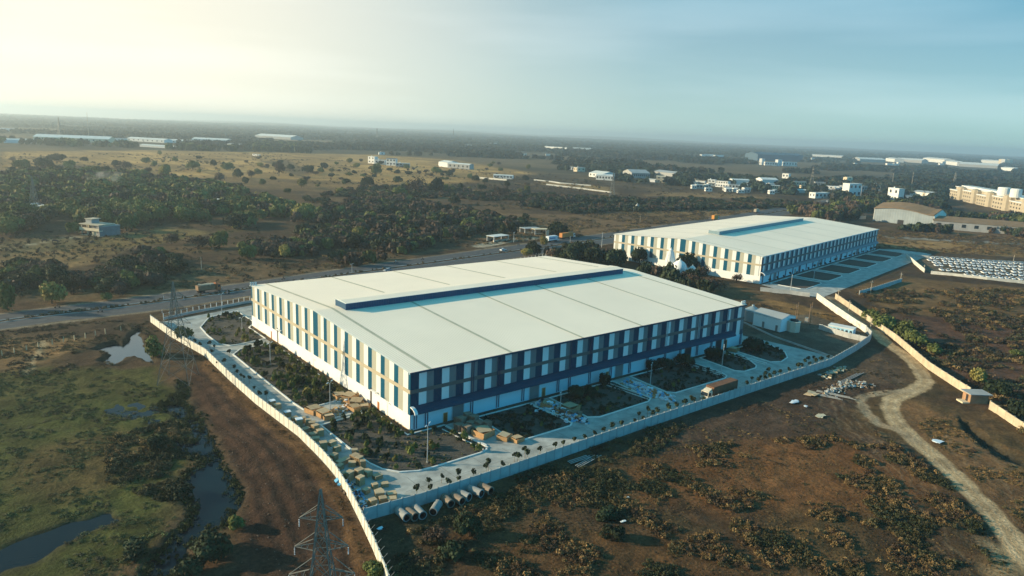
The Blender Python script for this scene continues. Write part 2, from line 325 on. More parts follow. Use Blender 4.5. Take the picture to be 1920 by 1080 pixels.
nearf = np.clip((CP[1]+260-Y)/120, 0, 1)*np.clip((X+30)/40, 0, 1); C *= (1-.10*nearf)[..., None]
farg = np.clip((np.hypot(X-CP[0], Y-CP[1])-900)/500, 0, 1)*(1-np.maximum.reduce([mask(Gm(ZN[i][0]), X, Y, 30) for i in (0, 1, 3)])); C = paint(C, farg*.7, (0.06, 0.065, 0.042)); C = paint(C, farg*np.clip((fbm(X, Y, 420, 4, 6.6)-.56)*9, 0, 1)*.8, (0.17, 0.13, 0.075))
C *= c3((.80, .70, .60)); C *= (1+.45*marsh*(1-bm_)*.6)[..., None]
# dirt tracks, shoulders of the highway
C = paint(C, np.clip((2.4-dpath(TRACK, wx2*.5+X*.5, wy2*.5+Y*.5))/.6+0.5, 0, 1), (0.38, 0.26, 0.14))
C = paint(C, np.clip((0.5-np.abs(dpath(TRACK, X, Y)-1.1))/.5, 0, 1)*.35, (0.55, 0.44, 0.29))
C = paint(C, np.clip((1.4-dpath(TRACK2, wx2, wy2))/.7+0.5, 0, 1)*.9, (0.33, 0.24, 0.145))
for q in range(5):
    k = rnd.uniform(-7, 7)
    C = paint(C, np.clip((0.5-np.abs(dpath(TRACK, wx, wy)-6-q*2.2))/.6, 0, 1)*.3*(X < 110), (0.30, 0.21, 0.12))
for pts, wd, c in (([(1500, 548), (1560, 558), (1590, 575), (1640, 615)], 2.2, (0.2, 0.15, 0.10)), ([(0, 468), (60, 458), (110, 448), (190, 440)], 1.2, (0.3, 0.24, 0.15)), ([(85, 640), (68, 668), (50, 700)], .7, (0.33, 0.24, 0.13)),
                   ([(1650, 443), (1760, 450), (1920, 458), (2000, 461)], 4, (0.26, 0.24, 0.20)), ([(900, 462), (960, 450), (1020, 446)], 5, (0.33, 0.27, 0.19))):
    C = paint(C, np.clip((wd-dpath(Gm(pts), wx2, wy2))/1.5+.5, 0, 1)*.9, c)
dsh = np.minimum(dpath(HW_TOP, wx2, wy2), dpath(HW_BOT, wx2, wy2))
C = paint(C, np.clip((2.2-dsh)/1.5, 0, 1)*.7, (0.26, 0.20, 0.13))
C = paint(C, wat*.8, (0.03, 0.028, 0.02))
# water margins are dark wet mud
wm = np.zeros(X.shape)
for P in WATERS: wm = np.maximum(wm, np.clip(1-dpath(P, wx2, wy2, True)/2.2, 0, 1))
C = paint(C, wm*.6, (0.035, 0.033, 0.022))
# plantable soil inside the compound
C = paint(C, d_comp*.9, (0.115, 0.09, 0.062)); C *= (1-d_comp*.3*(n2 > .52))[..., None]
C *= (0.86+0.28*n4)[..., None]

def grid_mesh(name, X, Y, H, C, m):
    ny, nx = X.shape; me = bpy.data.meshes.new(name); nv = nx*ny
    co = np.stack([X, Y, H], -1).reshape(-1); me.vertices.add(nv); me.vertices.foreach_set('co', co.astype(np.float32))
    i = np.arange(nv).reshape(ny, nx); q = np.stack([i[:-1, :-1], i[:-1, 1:], i[1:, 1:], i[1:, :-1]], -1).reshape(-1, 4); nf = len(q)
    me.loops.add(nf*4); me.loops.foreach_set('vertex_index', q.reshape(-1).astype(np.int32)); me.polygons.add(nf)
    me.polygons.foreach_set('loop_start', (np.arange(nf)*4).astype(np.int32)); me.polygons.foreach_set('use_smooth', np.ones(nf, bool)); me.update(); me.validate()
    if C is not None:
        a = me.color_attributes.new('soil', 'FLOAT_COLOR', 'POINT'); a.data.foreach_set('color', np.concatenate([C.reshape(-1, 3), np.ones((nv, 1))], 1).reshape(-1).astype(np.float32))
    me.materials.append(m); o = bpy.data.objects.new(name, me); COL.objects.link(o); return o
gm_ = bpy.data.materials.new('soil'); gm_.use_nodes = True; t = gm_.node_tree; n = t.nodes; l = t.links
b = n['Principled BSDF']; b.inputs['Roughness'].default_value = 0.95; b.inputs['Specular IOR Level'].default_value = 0.1
at = n.new('ShaderNodeAttribute'); at.attribute_name = 'soil'; tcn = n.new('ShaderNodeTexCoord')
def nn_(sc, det, rg=.65):
    z = n.new('ShaderNodeTexNoise'); z.inputs['Scale'].default_value = sc; z.inputs['Detail'].default_value = det; z.inputs['Roughness'].default_value = rg; l.new(tcn.outputs['Object'], z.inputs['Vector']); return z
za = nn_(1.6, 6); zb = nn_(0.22, 5); zc = nn_(0.02, 6)
def mrn(z, lo, hi, a=.3, b_=.7):
    m = n.new('ShaderNodeMapRange'); m.inputs[1].default_value = a; m.inputs[2].default_value = b_; m.inputs[3].default_value = lo; m.inputs[4].default_value = hi; l.new(z.outputs[0], m.inputs[0]); return m.outputs[0]
m1 = n.new('ShaderNodeMath'); m1.operation = 'MULTIPLY'; l.new(mrn(za, .55, 1.45), m1.inputs[0]); l.new(mrn(zb, .62, 1.38), m1.inputs[1])
m2 = n.new('ShaderNodeMath'); m2.operation = 'MULTIPLY'; l.new(m1.outputs[0], m2.inputs[0]); l.new(mrn(zc, .75, 1.25), m2.inputs[1])
vs = n.new('ShaderNodeVectorMath'); vs.operation = 'SCALE'; l.new(at.outputs['Color'], vs.inputs[0]); l.new(m2.outputs[0], vs.inputs['Scale']); l.new(vs.outputs[0], b.inputs['Base Color'])
bp = n.new('ShaderNodeBump'); bp.inputs['Strength'].default_value = .8; bp.inputs['Distance'].default_value = .35; l.new(za.outputs[0], bp.inputs['Height']); l.new(bp.outputs[0], b.inputs['Normal'])
ground = tag(grid_mesh('ground', X, Y, H, C, gm_), kind='structure')
xs_ = np.array(xs); ys_ = np.array(ys)
def hz(x, y):
    i = min(max(int(np.searchsorted(xs_, x))-1, 0), len(xs_)-2); j = min(max(int(np.searchsorted(ys_, y))-1, 0), len(ys_)-2)
    return float(H[j, i])

# water
wmat = bpy.data.materials.new('water'); wmat.use_nodes = True; t = wmat.node_tree; n = t.nodes; l = t.links
b = n['Principled BSDF']; b.inputs['Base Color'].default_value = (0.004, 0.014, 0.02, 1); b.inputs['Roughness'].default_value = 0.04; b.inputs['IOR'].default_value = 1.2
z = n.new('ShaderNodeTexNoise'); z.inputs['Scale'].default_value = 1.5; z.inputs['Detail'].default_value = 3; tcn = n.new('ShaderNodeTexCoord'); l.new(tcn.outputs['Object'], z.inputs['Vector'])
bp = n.new('ShaderNodeBump'); bp.inputs['Strength'].default_value = .06; bp.inputs['Distance'].default_value = .1; l.new(z.outputs[0], bp.inputs['Height']); l.new(bp.outputs[0], b.inputs['Normal'])
wpool = wmat.copy(); wpool.node_tree.nodes['Principled BSDF'].inputs['IOR'].default_value = 2.1; wpool.node_tree.nodes['Principled BSDF'].inputs['Roughness'].default_value = .12
for nm, P in (('water_pool', POOL), ('water_stream', STREAM), ('water_channel', STREAM2)):
    a = np.array(P); x0, y0 = a.min(0)-3; x1, y1 = a.max(0)+3
    if nm == 'water_stream': x1 = -27
    zz = {'water_pool': -.85, 'water_stream': -.854, 'water_channel': -.858, 'water_ditch': -.85}[nm]
    tag(MB().poly([(x0, y0, zz), (x1, y0, zz), (x1, y1, zz), (x0, y1, zz)], wpool if nm == 'water_pool' else wmat).build(nm), kind='structure')

# ------------------------------------------------------------------ materials
asph = mat('asphalt', (0.062, 0.062, 0.064), .8, .25, .4, .2)
conc = mat('lane_concrete', (0.34, 0.34, 0.31), .85, .42, .28, .1, detail=7)
kerbm = mat('kerb_white', (0.66, 0.65, 0.6), .8, .15, .8)
whitep = mat('white_paint', (0.72, 0.72, 0.68), .6, .05, .3)
ribW = mat('cladding_white', (0.72, 0.72, 0.68), .45, .04, .2, rib=('XY', .4, .5))
ribB = mat('cladding_blue', (0.001, 0.078, 0.135), .6, .06, .2, spec=.12, rib=('XY', .4, .5))
ribG = mat('cladding_grey', (0.40, 0.39, 0.31), .5, .06, .2, rib=('XY', .4, .5))
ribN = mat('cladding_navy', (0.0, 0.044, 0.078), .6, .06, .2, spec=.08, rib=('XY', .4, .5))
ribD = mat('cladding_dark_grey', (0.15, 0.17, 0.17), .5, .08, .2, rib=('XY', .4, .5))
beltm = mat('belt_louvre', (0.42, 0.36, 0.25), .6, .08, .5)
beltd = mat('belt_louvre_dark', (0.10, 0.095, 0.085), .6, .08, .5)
roofm = mat('roof_sheet', (0.96, 0.80, 0.61), .5, .05, .05, rib=('X', .7, .35), detail=6)
jointm = mat('roof_joint', (0.50, 0.44, 0.30), .6, .15, .5)
navy = mat('navy_paint', (0.0, 0.045, 0.078), .6, .08, .4, spec=.08)
trim = mat('trim_pale', (0.42, 0.5, 0.52), .5, .05, .4)
plinth = mat('plinth_paint', (0.74, 0.73, 0.69), .8, .06, .15, detail=6)
stainm = mat('plinth_stain', (0.30, 0.18, 0.08), .9, .4, .6)
pipem = mat('downpipe', (0.01, 0.04, 0.10), .4, .1, .4)
doorm = mat('door_wood', (0.36, 0.12, 0.025), .6, .15, 1)
framem = mat('door_frame', (0.6, 0.5, 0.36), .6, .1, 1)
shutm = mat('shutter', (0.20, 0.20, 0.19), .5, .1, .5, rib=('Z', .25, .6))
darkm = mat('dark_opening', (0.02, 0.02, 0.022), .7, .2, 1)
steel = mat('galvanised', (0.30, 0.29, 0.26), .5, .15, 1, metal=.3)
rust = mat('rust_steel', (0.22, 0.14, 0.08), .7, .3, 1)
bark = mat('bark', (0.09, 0.065, 0.045), .9, .3, 2)
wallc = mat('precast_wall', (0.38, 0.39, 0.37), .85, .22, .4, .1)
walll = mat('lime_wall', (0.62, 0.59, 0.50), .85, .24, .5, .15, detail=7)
wally = mat('old_wall', (0.48, 0.40, 0.28), .9, .28, .35, .2)
brick = mat('brickwork', (0.34, 0.2, 0.11), .9, .25, .8, .2)
glass = mat('window_glass', (0.02, 0.03, 0.04), .1, .1, 1, spec=.6)
wood = mat('crate_wood', (0.36, 0.24, 0.12), .85, .25, 1.5, rnd_amt=.22)
ply = mat('plywood', (0.44, 0.33, 0.20), .85, .15, 1.0, rnd_amt=.2)
card = mat('cardboard', (0.42, 0.23, 0.10), .9, .25, 1.0, rnd_amt=.2)
plast = mat('white_plastic', (0.62, 0.68, 0.72), .45, .15, 1.5, rnd_amt=.15)
bluepl = mat('blue_plastic', (0.10, 0.34, 0.55), .45, .2, 1.5)
pipec = mat('concrete_pipe', (0.25, 0.25, 0.235), .85, .22, .8, .1)
rubber = mat('rubber', (0.02, 0.02, 0.02), .8, .1, 1)

# ------------------------------------------------------------------ highway, lanes
def off(path, d):
    P = [Vector(p) for p in path]; o = []
    for i in range(len(P)):
        a = P[max(0, i-1)]; b = P[min(len(P)-1, i+1)]; dd = (b-a).normalized(); o.append(tuple(P[i]+Vector((-dd.y, dd.x))*d))
    return o
hwT = smooth_path(HW_TOP, 8); hwB = smooth_path(HW_BOT, 8)
def ribbon(name, A, B, z, m, kind='structure'):
    mb = MB(); k = mb.mi(m)
    for a, b in zip(A, B): mb.v += [(a[0], a[1], z), (b[0], b[1], z)]
    for i in range(len(A)-1): mb.f.append((2*i, 2*i+1, 2*i+3, 2*i+2)); mb.m.append(k)
    o = mb.build(name)
    if kind: tag(o, kind=kind)
    return o
def lerp2(A, B, t): return [(a[0]+(b[0]-a[0])*t, a[1]+(b[1]-a[1])*t) for a, b in zip(A, B)]
ribbon('highway_road', lerp2(hwB, hwT, .02), lerp2(hwB, hwT, .42), .05, asph)
ribbon('highway_road_far_side', lerp2(hwB, hwT, .57), lerp2(hwB, hwT, .97), .05, asph)
mb = MB()
for t0 in (.045, .395, .595, .945): path_strip(mb, lerp2(hwB, hwT, t0), .14, .052, .056, mat('worn_marking', (.22, .22, .21), .8, .3, .5))
for t0 in (.22, .77):
    q = smooth_path(lerp2(HW_BOT, HW_TOP, t0), 40)
    for i in range(0, len(q)-3, 3): path_strip(mb, [q[i], q[i+1]], .14, .052, .056, MATS['worn_marking'])
tag(mb.build('highway_markings'), kind='structure')
mb = MB(); path_strip(mb, lerp2(hwB, hwT, .43), .3, 0, .2, conc); path_strip(mb, lerp2(hwB, hwT, .56), .3, 0, .2, conc); tag(mb.build('median_kerb'), kind='structure')
# concrete lane inside the compound: from the gable side round the corner to the east end
LANE = [(-23.5, 122), (-21.8, 78), (-22, 34), (-21.8, 11), (-23, -7), (-24.6, -20), (-26, -28.3), (-15, -29.4), (6, -29.6), (44, -29), (88, -29.1), (135, -29.4), (146, -28), (143, -4), (141, 8), (134, 8), (134, -1.6), (-1.6, -1.6), (-1.6, 104), (132, 104), (134, 122), (60, 138), (10, 130)]
lane = tag(MB().poly([(a, b, .045) for a, b in LANE], conc).build('concrete_lane'), kind='structure')
mb = MB()
jm = mat('lane_joint', (0.22, 0.21, 0.19), .9, .2, 1)
for yy in range(-18, 118, 8): path_strip(mb, [(-21.5, yy), (-15.9, yy+.3)], .12, .047, .051, jm)
for xx in range(-12, 140, 8): path_strip(mb, [(xx, -28.9), (xx, -18.9)], .12, .047, .051, jm)
path_strip(mb, [(-15, -23.8), (140, -23.8)], .1, .0475, .0515, jm); path_strip(mb, [(-18.8, -8), (-18.8, 118)], .1, .0475, .0515, jm)
tag(mb.build('lane_joints'), kind='structure')

bedm = mat('bed_soil', (0.07, 0.06, 0.047), .95, .45, .7, .5, detail=7)
BEDS = {
 'garden_bed_gable_far': [(-1.7, 101), (-1.7, 86), (-11, 84), (-13.3, 84.2), (-15.6, 88), (-15.7, 98), (-14.9, 109), (-9, 120), (2, 124), (2, 106)],
 'garden_bed_gable': [(-1.7, 80), (-1.7, 26), (-15, 24.4), (-15.4, 30), (-15.4, 51), (-15.3, 75), (-12, 79)],
 'garden_bed_corner': [(-1.7, 15), (-1.7, -1.8), (8.2, -1.8), (9.9, -15.8), (8.6, -17.8), (6.6, -18.3), (-5.4, -18.3), (-8.7, -18.0), (-12.2, -16.3), (-14.4, -13.2), (-15.3, -9.5), (-15.5, -5), (-15.5, 13.6)],
 'garden_bed_front_first': [(17.3, -2.2), (33.6, -2.2), (34.5, -17.5), (33, -18.5), (18, -18.4), (16.6, -17)],
 'garden_bed_front_second': [(41, -2.2), (64.8, -2.2), (63.6, -17.2), (61.5, -18.3), (43, -18.6), (40.2, -17)],
 'garden_bed_front_third': [(72.3, -2.2), (99.2, -2.2), (98.8, -15), (97.6, -17.4), (95.4, -18.4), (73, -18.2), (71.2, -16.4)],
 'garden_bed_front_fourth': [(105, -2.2), (117, -2.2), (120, -7), (118.5, -10.5), (114.5, -16.5), (112, -17.9), (106, -17.9), (103.9, -15.8)],
 'garden_bed_front_fifth': [(122, -2.2), (139, -2.2), (139, -6), (136, -13.5), (131, -17.4), (125, -18.8), (121.6, -17)],
}
for nm, P in BEDS.items():
    tag(MB().poly([(a, b, .07) for a, b in (P if sum((P[i][0]*P[(i+1) % len(P)][1]-P[(i+1) % len(P)][0]*P[i][1]) for i in range(len(P))) > 0 else P[::-1])], bedm).build(nm), kind='structure')
    mb = MB(); path_strip(mb, P, .35, .02, .26, kerbm, closed=True); tag(mb.build('kerb'), kind='structure')
# W2 lane, beds and yard
W2L_ = [w2(3, -20), w2(192, -20), w2(203, -14), w2(200, -32), w2(-6, -32), w2(-10, -24)]
tag(MB().poly([(a, b, .045) for a, b in W2L_][::-1] if False else [(a, b, .045) for a, b in [w2(-6, -32), w2(200, -32), w2(203, -14), w2(192, -3), w2(192, -1.5), w2(-1, -1.5), w2(-8, -20)]], conc).build('second_concrete_lane'), kind='structure')
for i in range(6):
    u0_ = 6+i*31
    P = [w2(u0_, -3), w2(u0_+25, -3), w2(u0_+25, -18.5), w2(u0_+22, -20), w2(u0_+2, -20), w2(u0_, -18)]
    tag(MB().poly([(a, b, .07) for a, b in P][::-1], mat('bare_bed', (.08, .055, .038), .95, .3, .5, .3)).build('garden_bed_second'), kind='structure')
    mb = MB(); path_strip(mb, P, .35, .02, .26, kerbm, closed=True); tag(mb.build('kerb'), kind='structure')
# ------------------------------------------------------------------ warehouses
def warehouse(org, ang, Lx, Wy, Hh, Hr, nx, ny, label, first):
    W = empty('warehouse', (org[0], org[1], 0), ang, label, 'warehouse')
    hr = lambda y: Hh+(Hr-Hh)*(1-abs(y-Wy/2)/(Wy/2))
    PH, B0, B1 = 3.75, 8.9, 9.75
    for xx, nm in ((0.0, 'gable_wall'), (Lx, 'gable_wall')):
        mb = MB(); bw = Wy/ny; cuts = [(0, ribB)]
        rows = []
        for k in range(ny+1):
            yc = Wy-k*bw; hw = 1.6 if k == ny//2 else 1.0
            a = yc+hw if k else Wy; b_ = yc-hw if k < ny else 0
            if k == ny: a = min(a, Wy)
            rows.append((a, max(b_, 0), ribB))
            if k < ny:
                nxt = (yc-bw)+(1.6 if k+1 == ny//2 else 1.0); mid = (b_+nxt)/2
                rows.append((b_, mid, ribG)); rows.append((mid, nxt, ribW))
        if not first:   # the second building ends in a pale strip at each corner
            rows[0] = (rows[0][0], rows[0][1], ribW); rows.append((0.8, 0, ribW)); rows[-2] = (rows[-2][0], .8, ribB)
        for a, b_, m in rows:
            if a-b_ < .01: continue
            sgn = -1 if xx == 0 else 1
            for z0, za, zb in ((PH, B0, B0), (B1, hr(a), hr(b_))):
                zz = [(xx, a, z0), (xx, b_, z0), (xx, b_, zb), (xx, a, za)]
                if a > Wy/2 > b_ and z0 == B1: zz = [(xx, a, z0), (xx, b_, z0), (xx, b_, zb), (xx, Wy/2, Hr), (xx, a, za)]
                mb.poly(zz if sgn < 0 else zz[::-1], m)
        mb.build(nm, W)
        s = -1 if xx == 0 else 1
        mb = MB(); mb.box(min(xx, xx+s*.12), max(xx, xx+s*.12), 0, Wy, B0-.02, B1+.02, beltm); mb.build('louvre_band', W)
        mb = MB(); mb.box(min(xx, xx+s*.1), max(xx, xx+s*.1), -.1, Wy+.1, 0, PH+.02, plinth)
        if first: mb.box(min(xx, xx+s*.103), max(xx, xx+s*.103), .2, Wy-.2, 0, .22, stainm)
        mb.build('plinth', W)
    bx_ = Lx/nx
    for yy in (0.0, Wy):
        mb = MB(); s = 1 if yy == 0 else -1
        for k in range(nx):
            x0 = k*bx_
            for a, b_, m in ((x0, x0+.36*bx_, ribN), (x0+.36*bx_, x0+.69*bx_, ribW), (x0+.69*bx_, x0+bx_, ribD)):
                for z0, z1 in ((PH, B0), (B1, Hh)):
                    mm = m
                    q = [(a, yy, z0), (b_, yy, z0), (b_, yy, z1), (a, yy, z1)]; mb.poly(q if s > 0 else q[::-1], mm)
        mb.build('long_wall', W)
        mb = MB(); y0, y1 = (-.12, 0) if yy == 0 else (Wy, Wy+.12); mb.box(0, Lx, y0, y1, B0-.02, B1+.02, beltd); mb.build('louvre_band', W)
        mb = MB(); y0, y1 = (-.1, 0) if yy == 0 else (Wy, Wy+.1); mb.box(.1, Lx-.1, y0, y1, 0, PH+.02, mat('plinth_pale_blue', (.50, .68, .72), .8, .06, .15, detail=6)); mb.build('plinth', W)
    # roof: two corrugated slopes with a small overhang and tan joint strips
    mb = MB(); o = .35; m = Wy/2; t = .12
    hE = hr(0)-(Hr-Hh)/(Wy/2)*o
    for sgn in (-1, 1):
        y0 = -o if sgn < 0 else Wy+o
        q = [(-o, y0, hE+t), (Lx+o, y0, hE+t), (Lx+o, m, Hr+t), (-o, m, Hr+t)]; mb.poly(q if sgn < 0 else q[::-1], roofm)
        q = [(-o, y0, hE-.03), (Lx+o, y0, hE-.03), (Lx+o, y0, hE+t), (-o, y0, hE+t)]; mb.poly(q if sgn < 0 else q[::-1], navy if first else trim)
        for xx, s2 in ((-o, -1), (Lx+o, 1)):
            q = [(xx, y0, hE-.03), (xx, y0, hE+t), (xx, m, Hr+t), (xx, m, Hr-.03)]; mb.poly(q, trim)
    mb.build('roof', W)
    js = (5.1, 28.9, 53.8, 77.9, 102.7, 125.5) if first else [5+26*i for i in range(8)]
    mb = MB()
    for jx in js:
        for y0, y1 in ((-o, m), (m, Wy+o)):
            z0_ = hr(y0) if 0 <= y0 <= Wy else hE; z1_ = hr(y1) if 0 <= y1 <= Wy else hE
            h_ = .42 if first else .25
            mb.poly([(jx-h_, y0, z0_+t+.03), (jx+h_, y0, z0_+t+.03), (jx+h_, y1, z1_+t+.03), (jx-h_, y1, z1_+t+.03)], jointm)
    mb.build('roof_joint_strips', W)
    mb = MB(); mb.box(-o-.06, -o, -o, 0, hE-.3, hE+t+.02, trim); mb.build('downpipe_head', W); mb = MB()
    mb.box(-o, Lx+o, -o-.22, -o-.02, hE-.28, hE+.02, navy if first else trim); mb.build('gutter', W); mb = MB(); mb.box(-o, Lx+o, Wy+o+.02, Wy+o+.22, hE-.28, hE+.02, trim); mb.build('gutter', W)
    a, b_ = (7.6, 122) if first else (34, Lx-30)
    mb = MB(); mw = 3.3; mh = Hr+2.15; zb = Hr-.25
    wm_ = navy if first else trim
    mb.hexa([(a, m-mw, zb), (b_, m-mw, zb), (b_, m+mw, zb), (a, m+mw, zb), (a, m-mw, mh-.25), (b_, m-mw, mh-.25), (b_, m+mw, mh-.25), (a, m+mw, mh-.25)], mat('monitor_side', (0.002, 0.05, 0.11) if first else (0.12, 0.2, 0.24), .5, .1, .3, rib=('X', .8, .4)) if first else mat('monitor_side_pale', (0.16, 0.24, 0.27), .5, .1, .3))
    mo = mb.build('ridge_vent', W)
    mb = MB(); q = [(a-.15, m-mw-.3, mh-.22), (b_+.15, m-mw-.3, mh-.22), (b_+.15, m, mh+.05), (a-.15, m, mh+.05)]; mb.poly(q, roofm)
    mb.poly([(a-.15, m, mh+.05), (b_+.15, m, mh+.05), (b_+.15, m+mw+.3, mh-.22), (a-.15, m+mw+.3, mh-.22)], roofm)
    mb.poly([(a-.15, m-mw-.3, mh-.3), (b_+.15, m-mw-.3, mh-.3), (b_+.15, m-mw-.3, mh-.22), (a-.15, m-mw-.3, mh-.22)], trim)
    mb.poly([(a-.15, m+mw+.3, mh-.3), (a-.15, m-mw-.3, mh-.3), (a-.15, m-mw-.3, mh-.22), (a-.15, m, mh+.05), (a-.15, m+mw+.3, mh-.22)], trim)
    mb.poly([(b_+.15, m-mw-.3, mh-.3), (b_+.15, m+mw+.3, mh-.3), (b_+.15, m+mw+.3, mh-.22), (b_+.15, m, mh+.05), (b_+.15, m-mw-.3, mh-.22)], trim)
    mb.build('vent_roof', mo)
    # canopy above the doors of the long side
    cx1 = Lx-7 if first else Lx-2
    cm_ = navy if first else mat('canopy_grey', (0.12, 0.16, 0.18), .5, .1, .5)
    mb = MB(); prof = [(-.13, 5.9), (-1.1, 5.75), (-1.9, 5.3), (-2.2, 4.75), (-2.2, 4.5), (-2.05, 4.5), (-1.8, 5.1), (-1.05, 5.55), (-.13, 5.7)]
    for i in range(len(prof)):
        (ya, z_a), (yb, z_b) = prof[i], prof[(i+1) % len(prof)]; mb.poly([(0.02, ya, z_a), (0.02, yb, z_b), (cx1, yb, z_b), (cx1, ya, z_a)], cm_)
    mb.poly([(0.02, a_, b__) for a_, b__ in prof], whitep); mb.poly([(cx1, a_, b__) for a_, b__ in prof][::-1], cm_)
    cp = mb.build('canopy', W)
    mb = MB()
    pr2 = [(y_*1.04-.02, z_+(.03 if i < 5 else -.03)) for i, (y_, z_) in enumerate(prof)]
    mb.poly([(-.1, y_, z_) for y_, z_ in pr2], whitep); mb.poly([(.7, y_, z_) for y_, z_ in pr2][::-1], whitep)
    for i in range(len(pr2)):
        (ya, z_a), (yb, z_b) = pr2[i], pr2[(i+1) % len(pr2)]; mb.poly([(-.1, ya, z_a), (.7, ya, z_a), (.7, yb, z_b), (-.1, yb, z_b)][::-1], whitep)
    mb.build('end_cap', cp)
    # downpipes
    px_ = (1.3, 4.3, 17.2, 25.2, 33.4, 45.6, 49.8, 57.5, 66.0, 74, 81.8, 90.0, 97.4, 106, 113.5, 121, 130) if first else [3+9.6*i for i in range(19)]
    full = {17.2, 25.2, 49.8, 57.5, 81.8, 90.0, 106, 113.5, 121}
    for xx in px_:
        mb = MB()
        for dx in (-.32, .32): mb.tube((xx+dx, -.25, 0.3), (xx+dx, -.25, 5.6), .11, .11, pipem, 6)
        if (first and xx in full): 
            for dx in (-.32, .32): mb.tube((xx+dx, -.22, 5.6), (xx+dx, -.22, Hh-.2), .10, .10, pipem if int(xx) % 2 else trim, 6)
        mb.build('downpipe', W)
    sh = (13.2, 37.3, 69.6, 101.4, 117.6) if first else [18+33*i for i in range(6)]
    for i, xx in enumerate(sh):
        dk = first and i >= 3
        mb = MB(); mb.box(xx-1.6, xx+1.6, -.16, -.1, .02, 4.2, darkm if dk else shutm); d = mb.build('roller_shutter', W)
        if dk: tag(d, 'raised shutter showing a dark opening')
        mb = MB(); mb.box(xx-1.8, xx-1.6, -.2, -.1, 0.02, 4.3, trim); mb.box(xx+1.6, xx+1.8, -.2, -.1, 0.02, 4.3, trim); mb.box(xx-1.6, xx+1.6, -.2, -.1, 4.2, 4.3, trim); mb.build('frame', d)
    ds = (9.6, 40.6, 64.7, 96.9, 121.4) if first else [12+33*i for i in range(6)]
    for i, xx in enumerate(ds):
        mb = MB(); hh_, ww_ = (2.3, .55) if not (first and i == 4) else (2.9, .9)
        mb.box(xx-ww_, xx+ww_, -.17, -.1, .05, hh_, doorm); d = mb.build('door', W)
        mb = MB(); f_ = .14; mb.box(xx-ww_-f_, xx-ww_, -.2, -.1, .02, hh_+f_, framem); mb.box(xx+ww_, xx+ww_+f_, -.2, -.1, .02, hh_+f_, framem); mb.box(xx-ww_, xx+ww_, -.2, -.1, hh_, hh_+f_, framem); mb.build('frame', d)
        mb = MB(); mb.box(xx+ww_-.18, xx+ww_-.1, -.24, -.17, 1.0, 1.12, steel); mb.build('handle', d)
    # steel door and personnel doors in the sunlit gable
    if first:
        for yy, h_ in ((79.5, 5.0), (18.4, 4.6)):
            mb = MB(); mb.box(-.16, -.1, yy-.35, yy+.35, 0.02, h_, darkm); d = mb.build('side_door', W)
            mb = MB(); mb.box(-.8, -.1, yy-3.4, yy-.5, h_-.25, h_-.1, plinth); mb.build('door_hood', d)
        mb = MB(); mb.box(-.17, -.1, 14.2, 15.1, .02, 2.2, doorm); mb.build('door', W)
        mb = MB(); mb.box(-.17, -.1, 84.5, 85.2, .02, 2.6, doorm); mb.build('door', W)
        for (xx, yy) in ((.6, Wy-.5), (Lx-.6, .6)):
            mb = MB()
            for q in range(3): mb.lathe([(0, .1), (.32, .1), (.32, .5), (.12, .62), (.34, .8), (.34, 1.15), (0, 1.3)], trim, 10, (xx+.8*q-.8, yy), Hh)
            mb.build('roof_ventilator', W)
    else:
        pass
    return W
warehouse((0, 0), 0, 131.14, 102.4, 14.0, 16.86, 21, 16, 'nearest huge warehouse with blue grey and white striped walls and dark blue ridge vent', True)
warehouse(W2O, W2A, W2L, W2W, 13.6, 16.6, 30, 14, 'second striped warehouse farther off, with pale grey ridge vent, behind the white temple', False)

# ------------------------------------------------------------------ boundary walls
def wall(name, pts, h, th, m, label, cat='wall', post=None, pm=None, cap=None, group=None):
    W = empty(name, (pts[0][0], pts[0][1], 0), 0, label, cat, group)
    loc = [(p[0]-pts[0][0], p[1]-pts[0][1]) for p in pts]
    mb = MB(); path_strip(mb, loc, th, -.6, h, m); mb.build('wall_panel', W)
    if cap: mb = MB(); path_strip(mb, loc, th+.1, h, h+.1, cap); mb.build('coping', W)
    if post:
        base = None; k = 0; acc = 0
        for i in range(len(loc)-1):
            a = Vector(loc[i]); b_ = Vector(loc[i+1]); ln = (b_-a).length; d = (b_-a)/max(ln, 1e-6); s = post-acc if i else 0
            while s <= ln and k < 98:
                p = a+d*s
                if base is None:
                    mb = MB(); mb.box(-.13, .13, -th/2-.05, th/2+.05, -.5, h+.18, pm or m); base = mb.build('post', W); o = base
                else: o = base.copy(); COL.objects.link(o); o.parent = W
                o.location = (p.x, p.y, 0); o.rotation_euler = (0, 0, math.atan2(d.y, d.x)); k += 1; s += post
            acc = ln-(s-post)
    return W
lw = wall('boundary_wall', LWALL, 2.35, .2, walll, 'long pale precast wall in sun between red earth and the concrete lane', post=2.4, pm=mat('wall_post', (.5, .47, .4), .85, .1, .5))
mbr = MB(); mbr.tube((0, 0, 2.25), (.75, -.25, 3.1), .035, .035, steel, 5); br0 = mbr.build('bracket', lw)
lp_ = smooth_path(LWALL[7:], 4)
for i, p in enumerate(lp_[2:24]):
    o = br0 if i == 0 else br0.copy()
    if i: COL.objects.link(o); o.parent = lw
    o.location = (p[0]-LWALL[0][0], p[1]-LWALL[0][1], 0)
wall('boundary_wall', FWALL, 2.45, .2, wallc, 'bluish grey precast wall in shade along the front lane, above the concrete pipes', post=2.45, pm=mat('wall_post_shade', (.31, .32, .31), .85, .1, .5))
wall('boundary_wall', EWALL, 2.6, .25, walll, 'plain lime washed wall climbing from the blue toilet block corner towards the second warehouse', cap=walll)
wall('old_brick_wall', YWALL, 2.4, .26, wally, 'long weathered yellow wall beside the dirt track, ending at the small hut', post=3.6, pm=wally)
wall('old_brick_wall', YWALL2, 2.4, .26, wally, 'short weathered yellow wall at the right edge, beyond the small hut', post=3.6, pm=wally)
